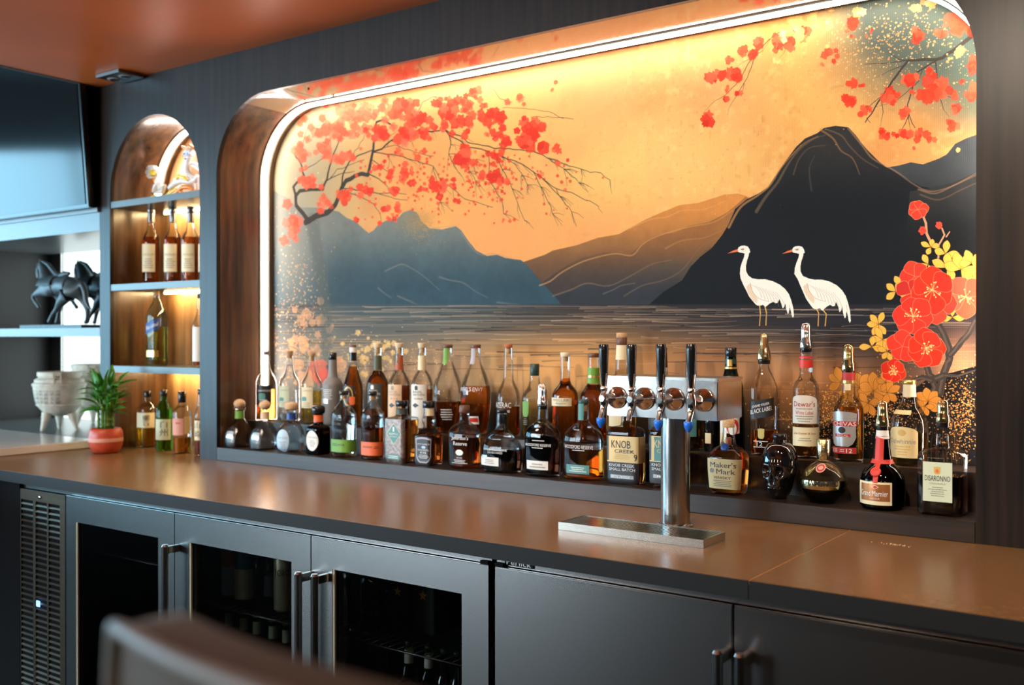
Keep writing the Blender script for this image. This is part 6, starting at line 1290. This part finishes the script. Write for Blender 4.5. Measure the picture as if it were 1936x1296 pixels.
def vessel(dxc, y, label, zz):
    def Q(xc, yc): return aty((xc+dxc)/2.757, 430+yc/2.757, y)
    c = Q(310, 900); mpp = tm(110, 750, y)/2.757*.97; zf = Q(310, 1045).z
    root = empty('tripod_vessel', (c.x, y, zz), 0, label, 'vessel', 'carved tripod vessels')
    H = lambda yc: (1048-yc)*mpp
    prof = [(.001, H(972)), (50, H(968)), (85, H(945)), (110, H(915)), (122, H(880)), (128, H(840)), (131, H(812)), (136, H(806)), (136, H(796)), (124, H(790)), (124, H(776)), (112, H(768)), (104, H(764)), (104, H(760)), (110, H(756)), (110, H(735)), (100, H(733)), (96, H(760)), (.001, H(765))]
    lat('bowl', [(max(.001, a if a < 1 else a*mpp), z) for a, z in prof], 'clay', root, 44, ang=35)
    lat('rib', [(126*mpp, H(914)), (127*mpp, H(911)), (126*mpp, H(908))], 'clay', root, 40) if False else lat('rib', [(112*mpp, H(914)), (117*mpp, H(911)), (115*mpp, H(906))], 'clay', root, 40)
    for k in range(3):
        a = -PI/2+.0+k*2*PI/3; dx, dy = math.cos(a), math.sin(a)
        tub('leg', [(dx*70*mpp, dy*70*mpp, H(955)), (dx*84*mpp, dy*84*mpp, H(1000)), (dx*98*mpp, dy*98*mpp, 0.0005)], [28*mpp, 17*mpp, 9*mpp], 'clay', root, 10)
    for s in (-1, 1):
        bm = bmesh.new(); X0 = s*118*mpp
        for q in ((-22, -12, H(835), H(738)), (12, 22, H(835), H(738)), (-22, 22, H(752), H(736))): bx(bm, X0-8*mpp, X0+8*mpp, q[0]*mpp, q[1]*mpp, q[2], q[3], .002)
        o = finish('handle', bm, 'clay', root); o.rotation_euler = (0, 0, -.6)
    for row in range(4):
        for col in range(7):
            ch = '子孫永寶用作鼎王正月初吉'[(row*7+col) % 12]; vs_, fs_ = text_mesh(ch)
            if not vs_: continue
            a0 = -PI/2-.55+col*.24; r_ = [128, 127, 125, 122][row]*mpp+.0008; me = bpy.data.meshes.new('carved_character'); w_ = .12; zc = H(822+row*21)
            me.from_pydata([(r_*math.cos(a0+w_*a*1.6), r_*math.sin(a0+w_*a*1.6), zc-16*mpp+b_*16*mpp) for a, b_ in vs_], [], fs_); me.materials.append(M['ink_c']); o = bpy.data.objects.new('carved_character', me); C.objects.link(o); o.parent = root
vessel(0, .15, 'nearer pale carved tripod vessel with rows of characters, on the lower left shelf', ZC+.0345)
vessel(178, .43, 'farther carved tripod vessel, half hidden behind the potted bamboo', ZC+.0345)
# ---------- plant
c = atz(200, 851, ZC); px_, py_ = aty(200, 840, -.11).x, -.11
pt = empty('potted_bamboo', (px_, py_, ZC), 0, 'lucky bamboo plant in a round red pot where the worktop meets the white counter', 'plant')
M['redpot'] = noisy(mat('red_pot', (.55, .07, .03), .42), (1, 1, 1), .2, 30); M['soil'] = noisy(mat('soil', (.03, .03, .015), .9), (1, 1, 1), .4, 150)
lat('pot', [(.045, 0), (.056, .006), (.066, .030), (.0705, .055), (.0705, .075), (.066, .096), (.060, .106), (.055, .106), (.055, .09), (.001, .09)], 'redpot', pt, 44, ang=60)
lat('pot_stripe', [(.0707, .050), (.0712, .054), (.0712, .062), (.0707, .066)], 'paper_pink', pt, 44); lat('soil', [(.001, .0905), (.0545, .0905), (.05, .097), (.001, .099)], 'soil', pt, 28)
M['stalk'] = mat('bamboo_stalk', (.10, .22, .03), .4); M['leaf'] = noisy(mat('bamboo_leaf', (.05, .24, .02), .32), (1, 1, 1), .4, 12, 3); M['leaf2'] = mat('young_leaf', (.22, .42, .05), .35)
random.seed(11); tops = []
for i in range(11):
    a = 2*PI*i/11+random.uniform(-.2, .2); r0 = .012+.016*(i % 2); x, y = math.cos(a)*r0, math.sin(a)*r0; h = random.uniform(.17, .215); bm = bmesh.new()
    zz = .095; pts = []; rr = []
    while zz < h: 
        pts += [(x, y, zz), (x*1.05, y*1.05, zz+.020), (x*1.06, y*1.06, zz+.0215)]; rr += [.0058, .0055, .0066]; zz += .023
    tube(bm, pts, rr, 9); finish('stalk', bm, 'stalk', pt, True); tops.append((pts[-1][0], pts[-1][1], pts[-1][2]))
bm = bmesh.new(); n = 9; rows = []
for i in range(n+1):
    t = i/n; w_ = .013*math.sin(PI*min(1, t**.7*.98+.01)); zc = .10*t*(1-.0)-.045*t*t; rows.append([bm.verts.new((t*.085, s*w_, zc*.6+abs(s)*.004*math.sin(PI*t))) for s in (-1, 0, 1)])
for a, b_ in zip(rows, rows[1:]):
    for k in range(2): bm.faces.new((a[k], a[k+1], b_[k+1], b_[k]))
l0 = finish('leaf', bm, 'leaf', pt, True); sm = l0.modifiers.new('t', 'SOLIDIFY'); sm.thickness = .0006
first = True
for i in range(78):
    o = l0 if first else l0.copy()
    if not first: C.objects.link(o)
    first = False; a = random.uniform(0, 2*PI); hz = random.random(); r0 = random.uniform(.004, .030)+.022*hz
    o.location = (math.cos(a)*r0, math.sin(a)*r0, .175+.125*hz-.02*random.random()); o.parent = pt
    s = random.uniform(.7, 1.15); o.scale = (s, s*random.uniform(.75, 1.1), s)
    pitch = random.uniform(.35, 1.25) if random.random() < .35+.5*hz else random.uniform(-.55, .25)
    o.rotation_euler = (random.uniform(-.6, .6), -pitch, a+random.uniform(-.7, .7))
for k in range(10):
    a = k*2.4; r0 = .012; e = .03+.025*random.random(); h = random.uniform(.25, .33)
    tub('shoot', [(math.cos(a)*r0, math.sin(a)*r0, .16), (math.cos(a)*e*.7, math.sin(a)*e*.7, .22), (math.cos(a)*e, math.sin(a)*e, h)], [.0042, .0036, .0012], 'leaf2' if k % 3 == 0 else 'stalk', pt, 8)
for k, (dx, dz) in enumerate(((.055, .30), (-.03, .27), (.01, .29))):
    tub('shoot', [(dx*.2, 0, .18), (dx*.6, 0, .24), (dx, -.005, dz)], [.004, .004, .0015], 'leaf2', pt, 8)
# ---------- porcelain ornament on the top arch shelf
yF = .15
def FQ(x, y, dy=0): p = aty(200+x/6.48, 200+y/6.48, yF+dy); return (p.x, p.y, p.z)
c = FQ(850, 1060); fz = ZS1+.0005
M['porc'] = mat('white_porcelain', (.85, .82, .78), .15, 0, **{'Coat Weight': .6}); M['orange'] = mat('orange_glaze', (.85, .28, .02), .15, 0, **{'Coat Weight': .6}); M['yel'] = mat('yellow_glaze', (.9, .65, .03), .15, 0, **{'Coat Weight': .6}); M['blueg'] = mat('blue_glaze', (.05, .12, .6), .2)
rt = empty('ornament', (c[0], yF, fz), 0, 'white glazed bird ornament with orange and yellow base under the top of the arch', 'ornament')
dzo = fz-FQ(600, 1140)[2]
def L(p, up=0): return (p[0]-c[0], p[1]-yF, p[2]+dzo-fz)
mm = tm(330, 300, yF)/6.48
T_ = lambda nm, pts, rs, m, dy=0: tub(nm, [L(FQ(x, y, dy)) for x, y in pts], [q*mm for q in rs], m, rt, 12)
for dy in (-.02, .02):
    T_('wave', [(580, 1060), (640, 1085), (720, 1070), (800, 1010), (860, 970), (900, 985)], [30, 38, 30, 28, 24, 12], 'yel', dy)
    T_('wave', [(700, 1075), (790, 1050), (870, 1000), (940, 940), (1010, 935), (1060, 960)], [18, 26, 26, 30, 26, 12], 'orange', dy)
    T_('wave', [(900, 990), (960, 1020), (1020, 1040), (1090, 1010), (1200, 1000), (1300, 1010)], [18, 22, 30, 40, 40, 30], 'orange', dy)
T_('tail', [(590, 1000), (620, 930), (650, 880), (660, 960), (720, 930), (700, 990), (620, 1010)], [30, 44, 30, 36, 30, 26, 20], 'porc')
T_('body', [(780, 950), (860, 880), (940, 860), (1020, 870), (1100, 850), (1130, 800)], [30, 44, 40, 36, 40, 30], 'porc')
T_('neck', [(1080, 840), (1010, 780), (990, 700), (1000, 620), (1030, 560)], [36, 34, 32, 36, 40], 'porc'); T_('head', [(1060, 500), (1020, 520), (960, 540)], [44, 50, 30], 'porc'); T_('beak', [(960, 545), (925, 560)], [20, 6], 'yel')
T_('crest', [(930, 440), (980, 460), (1030, 430), (1080, 470), (1100, 500)], [10, 20, 22, 22, 8], 'orange'); T_('wing', [(1020, 650), (1090, 660), (1150, 700), (1170, 760)], [14, 34, 40, 16], 'porc', .02)
T_('wing', [(860, 840), (900, 800), (960, 820), (1000, 860)], [10, 24, 26, 10], 'yel', -.02)
for x, y in ((960, 525), (1010, 520), (975, 590)): T_('eye', [(x-8, y), (x+8, y)], [12, 12], 'blueg', -.03)
for x, y in ((1090, 900), (1140, 900)): T_('leg', [(x, y-80), (x, y+90)], [18, 14], 'porc')
T_('stem', [(600, 900), (580, 830)], [12, 12], 'orange')
for k in range(8):
    a = k*PI/4; T_('petal', [(570, 760), (570+62*math.cos(a), 755+78*math.sin(a))], [26, 32], 'porc', .004)
T_('flower_centre', [(570, 740), (575, 800)], [36, 34], 'yel', -.014)
# ================================================================== BAR STOOL in the foreground (out of focus)
PL = CAM+Fv*.62-Rv*.292; ZTS = CZ-.170; sx0 = PL.x; sy0 = PL.y+.02
W_ = .50
M['fabric'] = noisy(mat('taupe_upholstery', (.105, .088, .066), .8), (1, 1, 1), .1, 300, 2, .1, .0005); M['piping'] = mat('pale_piping', (.22, .21, .19), .5)
st = empty('bar_stool', (sx0+W_/2, sy0+.22, 0), 0, 'taupe upholstered bar stool with curved back, blurred in the foreground', 'bar stool')
bm = bmesh.new(); nx, nz = 18, 10; F = []; Bk = []
def bs(i, j, th):
    a = i/nx; b_ = j/nz; X_ = (a-.5)*W_*(.80+.20*b_); 
    hh = .42; cr = 1-.10*max(0, (abs(a-.5)*2-.86)/.14)**2 if b_ > .8 else 1
    Z_ = ZTS-hh+hh*b_*cr+(-.012*(2*a-1)**2 if j == nz else 0); Y_ = -.22-.03*b_+.06*(2*a-1)**2
    return Vector((X_, Y_+th, Z_))
R0_ = [[bm.verts.new(bs(i, j, 0)) for i in range(nx+1)] for j in range(nz+1)]; R1_ = [[bm.verts.new(bs(i, j, .045)) for i in range(nx+1)] for j in range(nz+1)]
for j in range(nz):
    for i in range(nx): bm.faces.new((R0_[j][i], R0_[j][i+1], R0_[j+1][i+1], R0_[j+1][i])); bm.faces.new((R1_[j][i+1], R1_[j][i], R1_[j+1][i], R1_[j+1][i+1]))
for i in range(nx): bm.faces.new((R0_[nz][i], R0_[nz][i+1], R1_[nz][i+1], R1_[nz][i])); bm.faces.new((R0_[0][i+1], R0_[0][i], R1_[0][i], R1_[0][i+1]))
for j in range(nz): bm.faces.new((R0_[j][0], R0_[j+1][0], R1_[j+1][0], R1_[j][0])); bm.faces.new((R0_[j+1][nx], R0_[j][nx], R1_[j][nx], R1_[j+1][nx]))
finish('backrest', bm, 'fabric', st, True, 60)
tub('piping', [bs(0, j, -.002) for j in range(0, nz)]+[bs(0, nz, -.002)+Vector((.004, 0, .0))]+[bs(i, nz, -.002) for i in range(1, nx+1)]+[bs(nx, j, -.002) for j in range(nz-1, -1, -1)], .0055, 'piping', st, 8)
lat('seat', [(.20, .72), (.225, .735), (.23, .76), (.215, .785), (.15, .795), (.001, .797)], 'fabric', st, 36, (0, .0, 0), n=3)
for sx, sy in ((-1, -1), (1, -1), (-1, 1), (1, 1)): tub('leg', [(sx*.15, sy*.15, .73), (sx*.21, sy*.20, 0.0)], [.016, .011], 'blackm', st, 12)
for s_ in (-1, 1): tub('foot_rail', [(-.19, s_*.185, .26), (.19, s_*.185, .26)], .009, 'steel', st, 10); tub('foot_rail', [(s_*.19, -.185, .26), (s_*.19, .185, .26)], .009, 'steel', st, 10)
for o in bpy.data.objects:
    if 'split' in o.keys(): del o['split']
